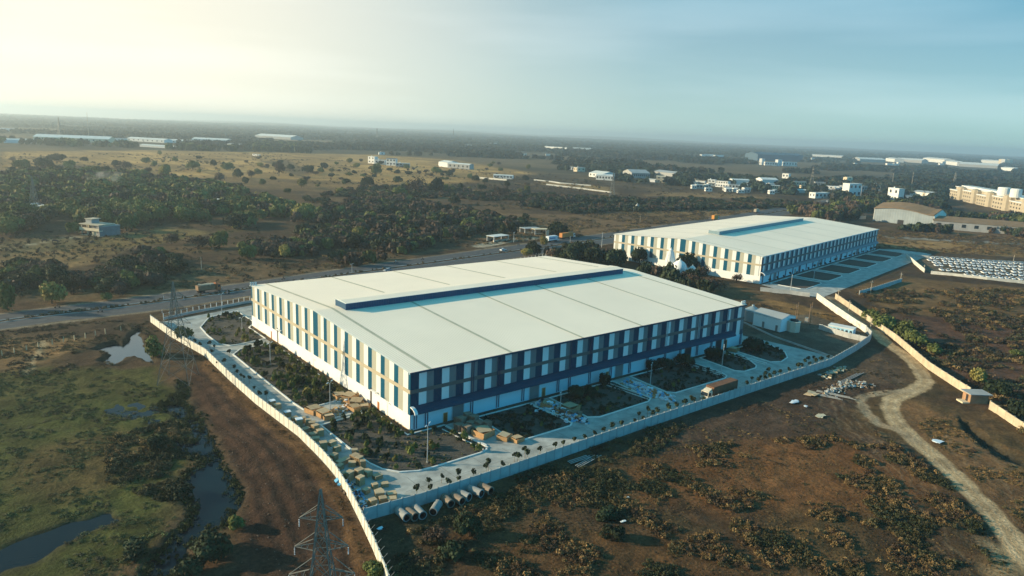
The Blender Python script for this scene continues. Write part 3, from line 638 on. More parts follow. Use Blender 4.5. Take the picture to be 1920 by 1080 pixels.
wall('yard_wall', Gm([(1626, 642), (1590, 634), (1535, 617)]), 2.0, .2, wallc, 'low pale wall in front of the blue toilet block', post=3, pm=wallc)
wall('yard_wall', Gm([(1562, 671), (1450, 632), (1395, 606)]), .6, .25, wallc, 'low kerb wall between the curved lane and the bare yard')
wall('yard_wall', Gm([(1425, 546), (1480, 552), (1518, 557)]), 2.0, .2, wallc, 'low beige wall at the near corner of the second warehouse')
wall('yard_wall', Gm([(1611, 553), (1640, 545), (1690, 529)]), 2.0, .2, wallc, 'short bluish wall standing alone in the scrub beside a pole', post=3, pm=wallc)
wall('yard_wall', Gm([(1699, 482), (1715, 496), (1733, 511)]), 2.2, .25, walll, 'short sunlit wall slanting beside the car lot')
wall('yard_wall', Gm([(1745, 513), (1790, 518), (1850, 525), (1990, 538)]), 1.6, .25, walll, 'pale low wall along the near side of the car lot')
wall('yard_wall', Gm([(1690, 479), (1740, 484), (1820, 490), (1990, 499)]), 1.6, .25, wallc, 'grey low wall along the far side of the car lot')
wall('field_wall', Gm([(1001, 338), (1030, 341), (1050, 344), (1108, 349)]), 1.6, .3, wallc, 'farther white wall of the walled empty field')
wall('field_wall', Gm([(1024, 347), (1085, 354), (1146, 362)]), 1.7, .3, wallc, 'nearer white wall of the walled empty field')
wall('field_wall', Gm([(880, 333), (915, 336), (950, 339)]), 2.2, .3, walll, 'short white wall left of the long white shed')
# railing between compound and highway
def railing(pts, label, h=2.2, sp=2.2):
    W = empty('metal_railing', (pts[0][0], pts[0][1], 0), 0, label, 'railing'); loc = [(p[0]-pts[0][0], p[1]-pts[0][1]) for p in pts]
    mb = MB(); path_strip(mb, loc, .25, 0, .9, wallc); path_strip(mb, loc, .06, h-.1, h, steel); path_strip(mb, loc, .05, 1.3, 1.36, steel); mb.build('rail', W)
    base = None; k = 0
    for i in range(len(loc)-1):
        a = Vector(loc[i]); b_ = Vector(loc[i+1]); n_ = max(1, int((b_-a).length/sp))
        for j in range(n_):
            p = a+(b_-a)*j/n_
            if k > 98: break
            if base is None: mb = MB(); mb.box(-.09, .09, -.09, .09, 0, h+.15, whitep); base = o = mb.build('post', W)
            else: o = base.copy(); COL.objects.link(o); o.parent = W
            o.location = (p.x, p.y, 0); k += 1
    return W
railing([(-22.5, 124.5), (-14, 128), (8, 134.2), (60, 141)], 'railing with white posts between the lane end and the highway')
railing([(60, 141), (120, 149.5), (215, 164)], 'railing along the highway behind the two warehouses', sp=3)
# field fence posts
fp = None
for i, q in enumerate([(4, 667), (27, 662), (50, 656), (72, 652), (98, 646), (119, 642), (140, 638), (160, 634), (179, 630), (198, 627), (227, 621)]):
    p = G(*q)
    if fp is None: mb = MB(); mb.hexa([(-.12, -.12, -.8), (.12, -.12, -.8), (.12, .12, -.8), (-.12, .12, -.8), (-.09, -.09, 1.55), (.09, -.09, 1.55), (.09, .09, 1.55), (-.09, .09, 1.55)], mat('stone_post', (.5, .42, .27), .9, .2, 2)); fp = o = mb.build('fence_post')
    else: o = fp.copy(); COL.objects.link(o)
    o.location = (p.x, p.y, hz(p.x, p.y)+.1); o.rotation_euler = (rnd.uniform(-.06, .06), rnd.uniform(-.06, .06), rnd.uniform(0, 3))
    tag(o, 'pale stone fence post across the marsh field', 'fence post', 'stone fence posts across the marsh field')

# ------------------------------------------------------------------ pylons, poles, lamps
def bar(mb, a, b_, r, m): mb.tube(a, b_, r, r, m, 4, cap=False)
def pylon(loc, hgt, base, rz, label, m, arms=3, k=1.0, cat='pylon', armw=4.2, seg=9):
    P = empty('transmission_tower', loc, rz, label, cat)
    hw = lambda z: base/2*(1-z/(hgt*.72))+.75*z/(hgt*.72) if z < hgt*.72 else .75*(1-(z-hgt*.72)/(hgt*.28))+.03*1
    lv = [0]; z = 0; st = hgt*.19
    while z < hgt*.97: z += st; st *= .84 if st > 1.5 else 1; lv.append(min(z, hgt))
    mb = MB(); r = .10*k
    for a, b_ in zip(lv[:-1], lv[1:]):
        ha, hb = hw(a), hw(b_)
        A = [(-ha, -ha, a), (ha, -ha, a), (ha, ha, a), (-ha, ha, a)]; B = [(-hb, -hb, b_), (hb, -hb, b_), (hb, hb, b_), (-hb, hb, b_)]
        for i in range(4):
            bar(mb, A[i], B[i], r*1.35, m); bar(mb, A[i], B[(i+1) % 4], r*.7, m); bar(mb, A[(i+1) % 4], B[i], r*.7, m); bar(mb, B[i], B[(i+1) % 4], r*.7, m)
    mb.build('lattice_mast', P)
    for i in range(arms):
        z = hgt*(.58+.135*i); hh = hw(z)
        for s in (-1, 1):
            w_ = armw*(1-.1*i); t = (s*(hh+w_), 0, z+.1); mb = MB()
            for yy in (-hh, hh): bar(mb, (s*hh, yy, z), t, r, m); bar(mb, (s*hh, yy, z+1.5), t, r*.9, m)
            for q in (.35, .65):
                xa = s*(hh+w_*q); bar(mb, (xa, -hh*(1-q), z), (xa, hh*(1-q), z), r*.6, m); bar(mb, (xa, -hh*(1-q), z), (xa, -hh*(1-q), z+1.5*(1-q)), r*.6, m)
            ar = mb.build('cross_arm', P)
            mb = MB()
            for q in range(5): mb.lathe([(0.03, 0), (.13*k, .05), (.03, .12)], plast, 6, (t[0], t[1]), t[2]-.3-.2*q)
            mb.tube((t[0], t[1], t[2]-1.2), t, .03*k, .03*k, steel, 4); mb.build('insulator', ar)
    return P
def zfor(px, py, x, y):       # height of the point above ground (x,y) that shows at that photo row
    best = None
    for i in range(0, 1200):
        z = i*.1; d = Vector((x, y, z))-Vector(CP); yy = 540-FOC*d.dot(cu)/d.dot(cf)
        if best is None or abs(yy-py) < best[0]: best = (abs(yy-py), z)
    return best[1]
pyl = mat('pylon_steel', (0.20, 0.19, 0.16), .6, .15, 1, metal=.2)
a = G(290, 710, -.5); c_ = G(367, 713, -.5); b1 = G(303, 728, -.5)
cxy = ((a.x+c_.x)/2+.5, (a.y+c_.y)/2-1.5)
h1 = zfor(318, 522, *cxy)
pylon((cxy[0], cxy[1], -.5), h1, 8.0, R(-34), 'lattice power pylon standing between the marsh pool and the wall corner', pyl, k=.62, armw=2.6)
tp = G(601, 912, 27.0)
pylon((tp.x, tp.y, -.3), 27.3, 6.6, R(-34), 'nearest lattice power pylon at the bottom edge on the red earth', pyl, k=.6, armw=2.6)
for px, py, top, lb in ((1147, 373, 322, 'hazy pylon standing beside the end of the walled empty field'), (1520, 357, 311, 'grey pylon behind the white town buildings'), (1788, 350, 322, 'tan pylon behind the yellow apartment block'),
                        (707, 262, 240, 'tiny faint pylon on the horizon left of centre'), (850, 262, 241, 'tiny faint pylon on the horizon near the centre'), (67, 405, 330, 'thin lattice mast beside the white house in the left wood'), (113, 262, 219, 'reddish lattice mast over the far left factory sheds')):
    p = G(px, py); hh = zfor(px, top, p.x, p.y); pylon((p.x, p.y, 0), hh, hh*.16+1.5, R(rnd.uniform(20, 60)), lb, pyl, arms=0 if 'mast' in lb else 3, k=max(1.0, dist(p)/450), armw=hh*.13)
def pole(px, py, top, lb, cat='pole', m=None, r=.13, kind='utility_pole', arm=True, group=None):
    p = G(px, py); hh = zfor(px, top, p.x, p.y); r = max(r, pxm(p)*.32)
    P = empty(kind, (p.x, p.y, 0), rnd.uniform(0, 3), lb, cat, group); mb = MB(); mb.tube((0, 0, -.3), (0, 0, hh), r*1.2, r*.8, m or steel, 7); mb.build('shaft', P)
    if arm: mb = MB(); mb.box(-.8, .8, -.08, .08, hh-.9, hh-.75, m or steel); mb.build('cross_arm', P)
    return P
conp = mat('pole_concrete', (.42, .36, .27), .9, .15, 1)
for q in ((1570, 565, 542, 'upper of the two poles where the yellow wall begins'), (1590, 588, 563, 'tan pole standing against the start of the yellow wall'), (1632, 550, 526, 'tan pole beside the lone bluish wall'), (1688, 528, 511, 'pole in the scrub near the slanting sunlit wall'),
          (1732, 508, 496, 'short pole at the foot of the slanting sunlit wall'), (1631, 622, 600, 'dark pole rising at the corner by the dirt track'), (1900, 490, 478, 'pole beyond the far wall of the car lot'),
          (378, 508, 481, 'pole in the dry strip above the highway beyond the tipper truck'), (1200, 417, 404, 'pole on the dry ground left of the second warehouse'), (167, 262, 211, 'tallest thin mast on the far left horizon'), (1708, 355, 322, 'slender leaning mast between town and yellow apartment block'),
          (1672, 350, 325, 'tan mast behind the tall white stair tower'), (636, 430, 415, 'pole among the dark scrub left of centre')):
    pole(*q, m=conp, arm=q[0] not in (167, 1708, 1672))
lm = mat('lamp_steel', (.42, .43, .42), .5, .1, 1)
def lamp(px, py, top, lb, rz=0.6):
    p = G(px, py); hh = min(zfor(px, top, p.x, p.y), 11); P = empty('street_lamp', (p.x, p.y, 0), rz, lb, 'street lamp'); k = max(1, dist(p)/260)
    mb = MB(); mb.tube((0, 0, 0), (0, 0, hh), .11*k, .065*k, lm, 8); mb.box(-.2, .2, -.2, .2, 0, .3, conc); mb.build('pole', P)
    for s in (-1, 1):
        mb = MB(); mb.tube((0, 0, hh-.1), (s*.8, 0, hh+.3), .04*k, .035*k, lm, 6); a = mb.build('lamp_arm', P)
        mb = MB(); mb.hexa([(s*1.0-.35, -.14, hh+.26), (s*1.0+.35, -.14, hh+.3), (s*1.0+.35, .14, hh+.3), (s*1.0-.35, .14, hh+.26), (s*1.0-.3, -.1, hh+.38), (s*1.0+.3, -.1, hh+.42), (s*1.0+.3, .1, hh+.42), (s*1.0-.3, .1, hh+.38)], trim); mb.build('lamp_head', a)
for q in ((801, 868, 798, 'street lamp in the corner garden bed, nearest the camera'), (619, 775, 718, 'street lamp rising from the crates on the gable side'), (507, 684, 645, 'street lamp in the shrubs midway along the gable'), (454, 617, 606-10, 'street lamp in the far garden bed on the gable side'),
          (1050, 773, 736, 'street lamp between the first rubbish heap and garden bed'), (1219, 721, 684, 'street lamp beside the white sack heap'), (1352, 700, 650, 'street lamp behind the parked container trailer'), (416, 584, 552, 'street lamp beside the highway railing'),
          (1068, 470, 445, 'street lamp on the highway behind the parked lorries'), (963, 455, 437, 'street lamp by the roadside stall'), (1482, 545, 517, 'street lamp at the near corner of the second warehouse lane'), (1525, 527, 511, 'street lamp in the second bed of the farther warehouse'),
          (660, 510, 496, 'street lamp on the highway behind the sunlit roof'), (1128, 464, 438, 'street lamp left of the second warehouse corner')):
    lamp(*q)

# ------------------------------------------------------------------ generic buildings
def building(pl, pr, hpx, depth, wm, rm, label, name='house', cat='house', roof='flat', nwin=0, rows=1, door=False, rise=0.0, ang=None):
    a = G(*pl); b_ = G(*pr); s = (a+b_)/2; k = pxm(s); H_ = hpx*k*(1.25 if pl[1] > 300 else .85); depth = depth*(1 if pl[1] > 300 else .4); d = (b_-a); Lx = d.length; rz = math.atan2(d.y, d.x)
    if ang is not None: Lx = Lx; rz = ang
    P = empty(name, (a.x, a.y, 0), rz, label, cat)
    mb = MB(); mb.box(0, Lx, 0, depth, -.5, H_, wm); mb.build('wall', P)
    mb = MB(); o = .4
    if roof == 'flat':
        mb.box(-.2, Lx+.2, -.2, depth+.2, H_, H_+.35, rm)
    elif roof == 'gable':   # ridge parallel to the front
        h_ = rise or depth*.12
        mb.poly([(-o, -o, H_-.05), (Lx+o, -o, H_-.05), (Lx+o, depth/2, H_+h_), (-o, depth/2, H_+h_)], rm); mb.poly([(-o, depth/2, H_+h_), (Lx+o, depth/2, H_+h_), (Lx+o, depth+o, H_-.05), (-o, depth+o, H_-.05)], rm)
        for xx, sg in ((0, 1), (Lx, -1)):
            q = [(xx, 0, H_-.02), (xx, depth/2, H_+h_-.1), (xx, depth, H_-.02)]; mb.poly(q if sg > 0 else q[::-1], wm)
    rf = mb.build('roof', P)
    if roof == 'flat' and Lx > 8 and rnd.random() < .6 and 'tank' not in label:
        mb = MB(); mb.lathe([(0, 0), (.9, 0), (.95, 1.2), (.5, 1.5), (0, 1.55)], darkm if rnd.random() < .5 else whitep, 10, (Lx*.3, depth*.5), H_+.35); mb.build('water_tank', rf)
    if nwin:
        for r_ in range(rows):
            z0 = H_/rows*(r_+.38); z1 = H_/rows*(r_+.78)
            for i in range(nwin):
                xc = Lx*(i+.5)/nwin; ww = min(Lx/nwin*.28, 1.6)
                mb = MB(); mb.box(xc-ww, xc+ww, -.06, 0, z0, z1, glass); mb.build('window', P)
        if depth > 6:
            for i in range(2):
                yc = depth*(i+.5)/2; mb = MB(); mb.box(-.06, 0, yc-.8, yc+.8, H_/rows*.38, H_/rows*.78, glass); mb.build('window', P)
    if door: mb = MB(); mb.box(Lx*.45, Lx*.45+min(1.2, Lx*.2), -.07, 0, 0, min(2.3, H_*.8), darkm); mb.build('door', P)
    return P
hw_ = mat('house_white', (.66, .65, .60), .8, .1, .3); hc_ = mat('house_cream', (.6, .5, .34), .8, .12, .3); hg_ = mat('house_grey', (.32, .32, .30), .85, .15, .3)
rw_ = mat('shed_roof_pale', (.62, .62, .57), .5, .1, .1); rg_ = mat('shed_roof_grey', (.30, .32, .32), .6, .15, .1); rb_ = mat('shed_roof_brown', (.20, .13, .07), .85, .2, .2); rd_ = mat('shed_roof_dark', (.04, .09, .13), .6, .15, .1)
BL = [
 ((0, 246), (28, 247), 5, 60, hw_, rg_, 'grey roofed shed at the extreme left horizon', 'factory_shed', 'gable', 0),
 ((8, 268), (70, 269), 7, 50, hw_, rw_, 'hazy white factory shed at the far left edge', 'factory_shed', 'gable', 0),
 ((62, 263), (205, 268), 8, 120, hc_, rw_, 'very long cream factory shed below the two far masts', 'factory_shed', 'gable', 12),
 ((206, 266), (234, 267), 8, 60, hw_, rg_, 'short white factory block beside the long cream shed', 'factory_shed', 'flat', 4),
 ((238, 264), (308, 268), 6, 70, hw_, rw_, 'white factory shed in the middle of the far row', 'factory_shed', 'gable', 8),
 ((262, 275), (330, 279), 4, 40, hw_, rw_, 'low white shed peeking over the trees before the far row', 'factory_shed', 'gable', 0),
 ((312, 267), (358, 269), 5, 60, hw_, rw_, 'smaller white factory shed right of the middle of the far row', 'factory_shed', 'gable', 5),
 ((360, 265), (426, 268), 6, 80, hw_, rw_, 'white factory shed with grey band near the right end of the far row', 'factory_shed', 'gable', 7),
 ((426, 274), (457, 276), 5, 40, hw_, rg_, 'last low shed at the right end of the far factory row', 'factory_shed', 'gable', 4),
 ((478, 258), (545, 262), 5, 160, hg_, rw_, 'broad pale roof far behind the tan fields', 'factory_shed', 'gable', 0),
 ((49, 400), (62, 401), 14, 8, hw_, hw_, 'taller white house hidden in the left wood', 'house', 'flat', 2),
 ((66, 403), (86, 404), 13, 9, hc_, hw_, 'cream and blue house beside the thin mast in the left wood', 'house', 'flat', 2),
 ((398, 386), (412, 386), 9, 7, hw_, hw_, 'small white house among dark trees left of centre', 'house', 'flat', 2),
 ((473, 292), (486, 293), 4, 8, hw_, rg_, 'tiny white house at the edge of the tan field', 'house', 'gable', 2),
 ((690, 306), (702, 307), 10, 9, hw_, hw_, 'sunlit white end house of the group in the tan field', 'house', 'flat', 2),
 ((703, 308), (722, 309), 7, 8, hw_, rg_, 'second white house of the group in the tan field', 'house', 'flat', 3),
 ((724, 310), (742, 311), 10, 8, hw_, rd_, 'dark roofed house of the group in the tan field', 'house', 'gable', 3),
 ((742, 312), (768, 313), 5, 9, hg_, rw_, 'low bluish house ending the group in the tan field', 'house', 'flat', 4),
 ((711, 290), (722, 290), 5, 8, hw_, hw_, 'white hut beyond the house group', 'house', 'flat', 1),
 ((822, 312), (839, 314), 7, 25, hw_, rw_, 'white gabled shed end right of the tan field', 'shed', 'gable', 0),
 ((840, 315), (880, 318), 7, 14, hg_, rw_, 'pale roofed low shed with shaded front right of the tan field', 'shed', 'gable', 5),
 ((925, 334), (961, 336), 5, 8, hw_, rw_, 'long low white shed behind a short white wall', 'shed', 'gable', 6),
 ((869, 274), (895, 275), 3, 15, hw_, rw_, 'tiny white sheds above the trees near the centre', 'shed', 'gable', 0),
 ((918, 271), (932, 271), 3, 15, hw_, rw_, 'tiny pale shed right of the centre treetops', 'shed', 'gable', 0),
 ((1021, 278), (1063, 281), 4, 40, hw_, rw_, 'long thin white shed in the far green plain', 'factory_shed', 'gable', 0),
 ((1073, 280), (1115, 282), 3.5, 40, hw_, rw_, 'second long thin white shed in the far green plain', 'factory_shed', 'gable', 0),
 ((1066, 318), (1082, 319), 4, 9, hw_, rw_, 'low grey roofed shed above the walled field', 'shed', 'flat', 3),
 ((1082, 322), (1097, 322), 6, 10, hc_, rg_, 'squat cream building above the walled field', 'shed', 'flat', 2),
 ((1104, 331), (1130, 334), 6, 30, hw_, rw_, 'white shed with broad pale roof, behind the walled field', 'shed', 'gable', 4),
 ((1117, 337), (1150, 339), 7, 14, hw_, rw_, 'bright white shed in front of the broad pale roof', 'shed', 'gable', 6),
 ((1184, 334), (1218, 335), 8, 40, hg_, rg_, 'grey shed with striped white columns', 'shed', 'gable', 9),
 ((1215, 341), (1228, 342), 4, 8, hw_, rw_, 'small bright shed below the striped shed', 'shed', 'gable', 0),
 ((1230, 342), (1248, 343), 9, 9, hc_, hc_, 'cream gabled house right of the striped shed', 'house', 'gable', 2),
 ((1225, 327), (1266, 332), 5, 25, hg_, rg_, 'grey roofed shed right of the striped shed', 'shed', 'gable', 0),
 ((1295, 341), (1322, 343), 3, 6, hw_, rb_, 'brown roofed low shed left of the town', 'shed', 'gable', 0),
 ((1326, 348), (1340, 349), 9, 9, hw_, hw_, 'white house at the left end of the town', 'house', 'flat', 2),
 ((1341, 350), (1364, 352), 9, 9, hw_, rg_, 'two storey white house with many windows at the left of the town', 'house', 'flat', 5),
 ((1373, 346), (1405, 347), 7, 14, hw_, rw_, 'long white shed wall in the left half of the town', 'shed', 'gable', 0),
 ((1366, 353), (1384, 354), 6, 8, hw_, hg_, 'low pale house below the long white shed', 'house', 'flat', 3),
 ((1428, 349), (1458, 350), 10, 22, hw_, rw_, 'big white windowless shed in the middle of the town', 'shed', 'gable', 0),
 ((1443, 359), (1463, 360), 9, 9, hc_, hw_, 'cream two storey house below the big white shed', 'house', 'flat', 5),
 ((1466, 334), (1478, 335), 7, 8, hw_, hw_, 'white stepped house among trees above the town', 'house', 'flat', 2),
 ((1488, 348), (1512, 349), 6, 10, hc_, rg_, 'grey row house left of the near pylon', 'house', 'flat', 5),
 ((1528, 349), (1547, 350), 6, 10, hg_, rg_, 'grey row house right of the near pylon', 'house', 'flat', 4),
 ((1491, 361), (1512, 362), 4, 10, hw_, rw_, 'low bright shed left of the pylon foot', 'shed', 'gable', 0),
 ((1528, 372), (1556, 372), 8, 10, hw_, rw_, 'white roofed roadside shop right of the pylon foot', 'shop', 'flat', 4),
 ((1548, 355), (1588, 358), 5, 10, hw_, hw_, 'long white building with an orange tank', 'house', 'flat', 6),
 ((1590, 370), (1613, 370), 20, 11, hw_, hw_, 'largest white house with balconies in the right of the town', 'house', 'flat', 3),
 ((1614, 367), (1624, 367), 14, 8, hg_, hg_, 'shaded grey house beside the largest white house', 'house', 'flat', 2),
 ((1587, 344), (1598, 344), 9, 8, hc_, hc_, 'small cream gabled house above the town', 'house', 'gable', 1),
 ((1662, 378), (1682, 381), 21, 8, hw_, hw_, 'tall white stair tower behind the brown roofed hangar', 'tower_house', 'flat', 2),
 ((1691, 375), (1710, 376), 7, 8, hw_, rg_, 'small white house right of the tall stair tower', 'house', 'flat', 2),
 ((1710, 366), (1742, 370), 6, 18, hw_, rg_, 'pale blue roofed shed below the leaning mast', 'shed', 'gable', 0),
 ((1640, 358), (1652, 359), 5, 7, hc_, hg_, 'small cream house near the steel tanks', 'house', 'flat', 2),
 ((1428, 309), (1433, 309), 9, 9, hw_, hw_, 'narrow white tower block over the far town trees', 'house', 'flat', 1),
 ((1434, 310), (1456, 311), 5, 12, hw_, rw_, 'long white block beside the narrow tower block', 'house', 'flat', 5),
 ((1458, 311), (1466, 311), 9, 9, hw_, hw_, 'white water tower house in the far town', 'house', 'flat', 1),
 ((1468, 311), (1494, 312), 6, 12, hw_, hw_, 'irregular white houses right of the water tower house', 'house', 'flat', 5),
 ((1316, 293), (1338, 293), 4, 25, hw_, rw_, 'left of two thin white blocks in the far haze', 'house', 'flat', 0),
 ((1341, 294), (1357, 294), 3.5, 25, hw_, rw_, 'right of two thin white blocks in the far haze', 'house', 'flat', 0),
 ((1420, 301), (1504, 303), 9, 60, rd_, rd_, 'long dark blue hangar on the horizon side of the town', 'factory_shed', 'gable', 0),
 ((1431, 295), (1448, 296), 3, 20, hw_, rw_, 'small bright roof before the dark blue hangar', 'shed', 'gable', 0),
 ((1522, 293), (1580, 296), 4, 50, hw_, rw_, 'long white factory left of the far right row', 'factory_shed', 'gable', 0),
 ((1612, 303), (1660, 305), 4, 60, hg_, rw_, 'pale grey roof start of the far right factory row', 'factory_shed', 'gable', 0),
 ((1660, 302), (1677, 304), 4.5, 40, hw_, rw_, 'bright factory block in the far right row', 'factory_shed', 'gable', 0),
 ((1678, 303), (1728, 306), 4, 60, hg_, rw_, 'bluish factory roof in the far right row', 'factory_shed', 'gable', 0),
 ((1730, 302), (1770, 306), 5, 50, hw_, rw_, 'brightest long factory in the far right row', 'factory_shed', 'gable', 0),
 ((1773, 308), (1794, 311), 5, 40, hw_, rw_, 'short bright factory left of the hazy pylon head', 'factory_shed', 'gable', 0),
 ((1798, 312), (1870, 316), 4, 70, hg_, rw_, 'long low grey factory in the far right row', 'factory_shed', 'gable', 0),
 ((1838, 305), (1874, 307), 4, 40, hw_, rw_, 'bright factory wall left of the round silo block', 'factory_shed', 'gable', 0),
 ((1876, 319), (1900, 321), 4, 30, hw_, rw_, 'bright low shed before the round silo block', 'factory_shed', 'gable', 0),
]
for pl, pr, hp, dp_, wm_, rm_, lb, nm, rf, nw in BL:
    building(pl, pr, hp, dp_, wm_, rm_, lb, nm, {'factory_shed': 'factory', 'tower_house': 'house'}.get(nm, nm), rf, nw, 2 if hp > 8.5 and nw else 1, door=nw > 0)
random.seed(3)
for i in range(84):
    px = rnd.uniform(1290, 1760); py = rnd.uniform(339, 359)+(px-1290)*.036; w_ = rnd.uniform(4, 13); m = rnd.choice((hw_, hw_, hc_, hg_))
    building((px, py), (px+w_, py+w_*.04), rnd.uniform(3, 6), rnd.uniform(6, 10), m, rnd.choice((rw_, rg_, rb_, hw_)), 'small %s town house with %s roof' % ({hw_.name: 'white', hc_.name: 'cream', hg_.name: 'grey'}[m.name], 'low'), 'town_house', 'house', rnd.choice(('flat', 'flat', 'gable')), 2)
for i in range(34):
    px = rnd.uniform(940, 1900); py = 284+(px-940)*.026+rnd.uniform(-6, 10); w_ = rnd.uniform(3, 12)
    building((px, py), (px+w_, py+w_*.04), rnd.uniform(2, 3.5), 12, hw_, rw_, 'tiny pale building in the far green plain', 'far_house', 'house', 'flat', 0)
# small utility block beside the big warehouse
pu = building((1411, 609), (1462, 623), 20, 9.5, mat('utility_white', (.74, .75, .74), .8, .06, .3), rg_, 'small white utility block with grey sheet roof beside the big warehouse', 'utility_block', 'utility building', 'gable', 0, rise=1.2)
for xx in (4.0, 9.6):
    mb = MB(); mb.box(xx, xx+.9, -.08, 0, 0.1, 2.3, shutm); mb.build('door', pu)
b_ = MB().box(12, 12.06, 0, 0, 0, 0, glass) if False else None
# blue toilet block with tank
bt = mat('toilet_blue', (.36, .62, .74), .6, .1, .6)
pt = building((1552, 621), (1598, 630), 9, 4.0, bt, hw_, 'pale blue toilet block carrying a small white tank by the lime wall', 'toilet_block', 'toilet block', 'flat', 6)
# cream cylindrical water tank
p = G(1487, 621); mb = MB(); mb.lathe([(0, 0), (2.3, 0), (2.3, 3.6), (2.45, 3.65), (2.45, 3.9), (0, 4.0)], mat('tank_cream', (.55, .48, .38), .8, .12, .6), 8); T = mb.build('water_tank'); T.location = (p.x, p.y, 0)
tag(T, 'squat cream tank right of the white utility block', 'water tank'); mb = MB(); mb.lathe([(0, 4.0), (1.5, 4.0), (1.4, 4.5), (0, 4.6)], darkm, 12); mb.build('tank_lid', T)
# steel silo
p = G(1409, 601); hs = zfor(1409, 573, p.x, p.y); S_ = empty('steel_silo', (p.x, p.y, 0), 0, 'tall galvanised silo behind the right corner of the big warehouse', 'silo')
sm = mat('silo_steel', (.30, .36, .38), .4, .1, .5, metal=.5, rib=('Z', .5, .4)); mb = MB(); mb.lathe([(3.0, 0), (3.0, hs-1.6)], sm, 20); mb.build('silo_wall', S_, True)
mb = MB(); mb.lathe([(3.15, hs-1.7), (.5, hs-.2), (.5, hs+.3), (0, hs+.4)], sm, 20); mb.build('silo_roof', S_)
# transformer structure: four poles and a frame
TR = empty('transformer_stand', tuple(G(1515, 612)), .3, 'rusty transformer stand of thin poles beside the cream tank', 'transformer')
for (xx, yy, h_) in ((0, 0, 9), (3.2, 0, 9), (0, 5, 8), (3.2, 5, 8)):
    mb = MB(); mb.tube((xx, yy, 0), (xx, yy, h_), .12, .1, rust, 6); mb.build('pole', TR)
mb = MB(); mb.box(-.3, 3.5, -.1, .1, 7.2, 7.4, rust); mb.box(-.3, 3.5, 4.9, 5.1, 6.6, 6.8, rust); mb.build('cross_arm', TR); mb = MB(); mb.box(.8, 2.4, .5, 1.6, 1.5, 3.0, steel); mb.box(.7, 2.5, .4, 1.7, 1.3, 1.5, conc); mb.build('transformer', TR)
# temple
tw = mat('temple_white', (.72, .72, .68), .7, .1, .8, .1)
p = G(1269, 516); TP = empty('temple', (p.x, p.y, 0), PAN-R(90), 'white temple with tall spire and two domes among trees between the warehouses', 'temple'); TP.scale = (.75, .75, .75)
mb = MB(); mb.box(-3, 14, -2, 14, 0, 4, tw); mb.build('hall', TP)
mb = MB(); mb.lathe([(5.0, 3.9), (5.2, 4.6), (5.0, 5.6), (4.3, 7.2), (3.0, 8.6), (1.4, 9.6), (.5, 10.2), (.35, 10.8), (0, 11.4)], tw, 24, (2, 3)); mb.build('large_dome', TP, True)
mb = MB(); mb.lathe([(2.6, 3.9), (2.4, 5.0), (1.3, 6.2), (.3, 7.0), (0, 7.8)], tw, 18, (10.5, 1.5)); mb.build('small_dome', TP, True)
mb = MB(); prof = [(3.4, 0), (3.6, 5), (3.7, 6.5), (3.4, 8.5), (2.9, 11), (2.2, 13.5), (1.5, 15), (1.6, 15.5), (.9, 16), (.3, 16.8), (0, 17.6)]; mb.lathe(prof, tw, 12, (-3.2, 10)); sp_ = mb.build('spire', TP)
mb = MB()
for j in range(12):
    t_ = 2*math.pi*(j+.5)/12
    for q in range(2, 8): (r1_, z1_), (r2_, z2_) = prof[q-1], prof[q]; bar(mb, (-3.2+r1_*math.cos(t_), 10+r1_*math.sin(t_), z1_), (-3.2+r2_*math.cos(t_), 10+r2_*math.sin(t_), z2_), .13, tw)
mb.build('ribs', sp_)
# brown roofed hangar
A_ = G(1614, 403); B_ = G(1637, 414); D_ = G(1748, 427); dd = (D_-B_); Ld = dd.length; ax = dd.normalized(); rz = math.atan2(ax.y, ax.x); Wd = 30
HG = empty('hangar', (B_.x, B_.y, 0), rz, 'old hangar with curved brown roof and white end wall beyond the second warehouse', 'hangar'); k = pxm(B_); hh = 26*k
mb = MB(); nS = 10; top = []
for i in range(nS+1):
    t_ = i/nS; top.append((Ld*t_, hh*.82+hh*.24*math.sin(math.pi*min(1, t_*1.02+.1))))
hgw = mat('hangar_sheet', (.24, .28, .29), .7, .2, .1, rib=('X', 2.2, .5)); hwl = mat('hangar_lime', (.72, .68, .58), .85, .08, .2)
for i in range(nS):
    (xa, za_), (xb, zb_) = top[i], top[i+1]; mb.poly([(xa, 0, 0), (xb, 0, 0), (xb, 0, zb_), (xa, 0, za_)], hgw); mb.poly([(xb, Wd, 0), (xa, Wd, 0), (xa, Wd, za_), (xb, Wd, zb_)], hgw)
mb.build('side_wall', HG)
for xe, te in ((-.3, top[0][1]), (Ld, top[-1][1])):
    mb = MB(); mb.box(xe, xe+.3, 0, Wd, 0, te, hwl); mb.hexa([(xe, 0, te), (xe+.3, 0, te), (xe+.3, Wd, te), (xe, Wd, te), (xe, Wd*.58, te+hh*.32), (xe+.3, Wd*.58, te+hh*.32), (xe+.3, Wd*.62, te+hh*.32), (xe, Wd*.62, te+hh*.32)], hwl); mb.build('end_wall', HG)
mb = MB()
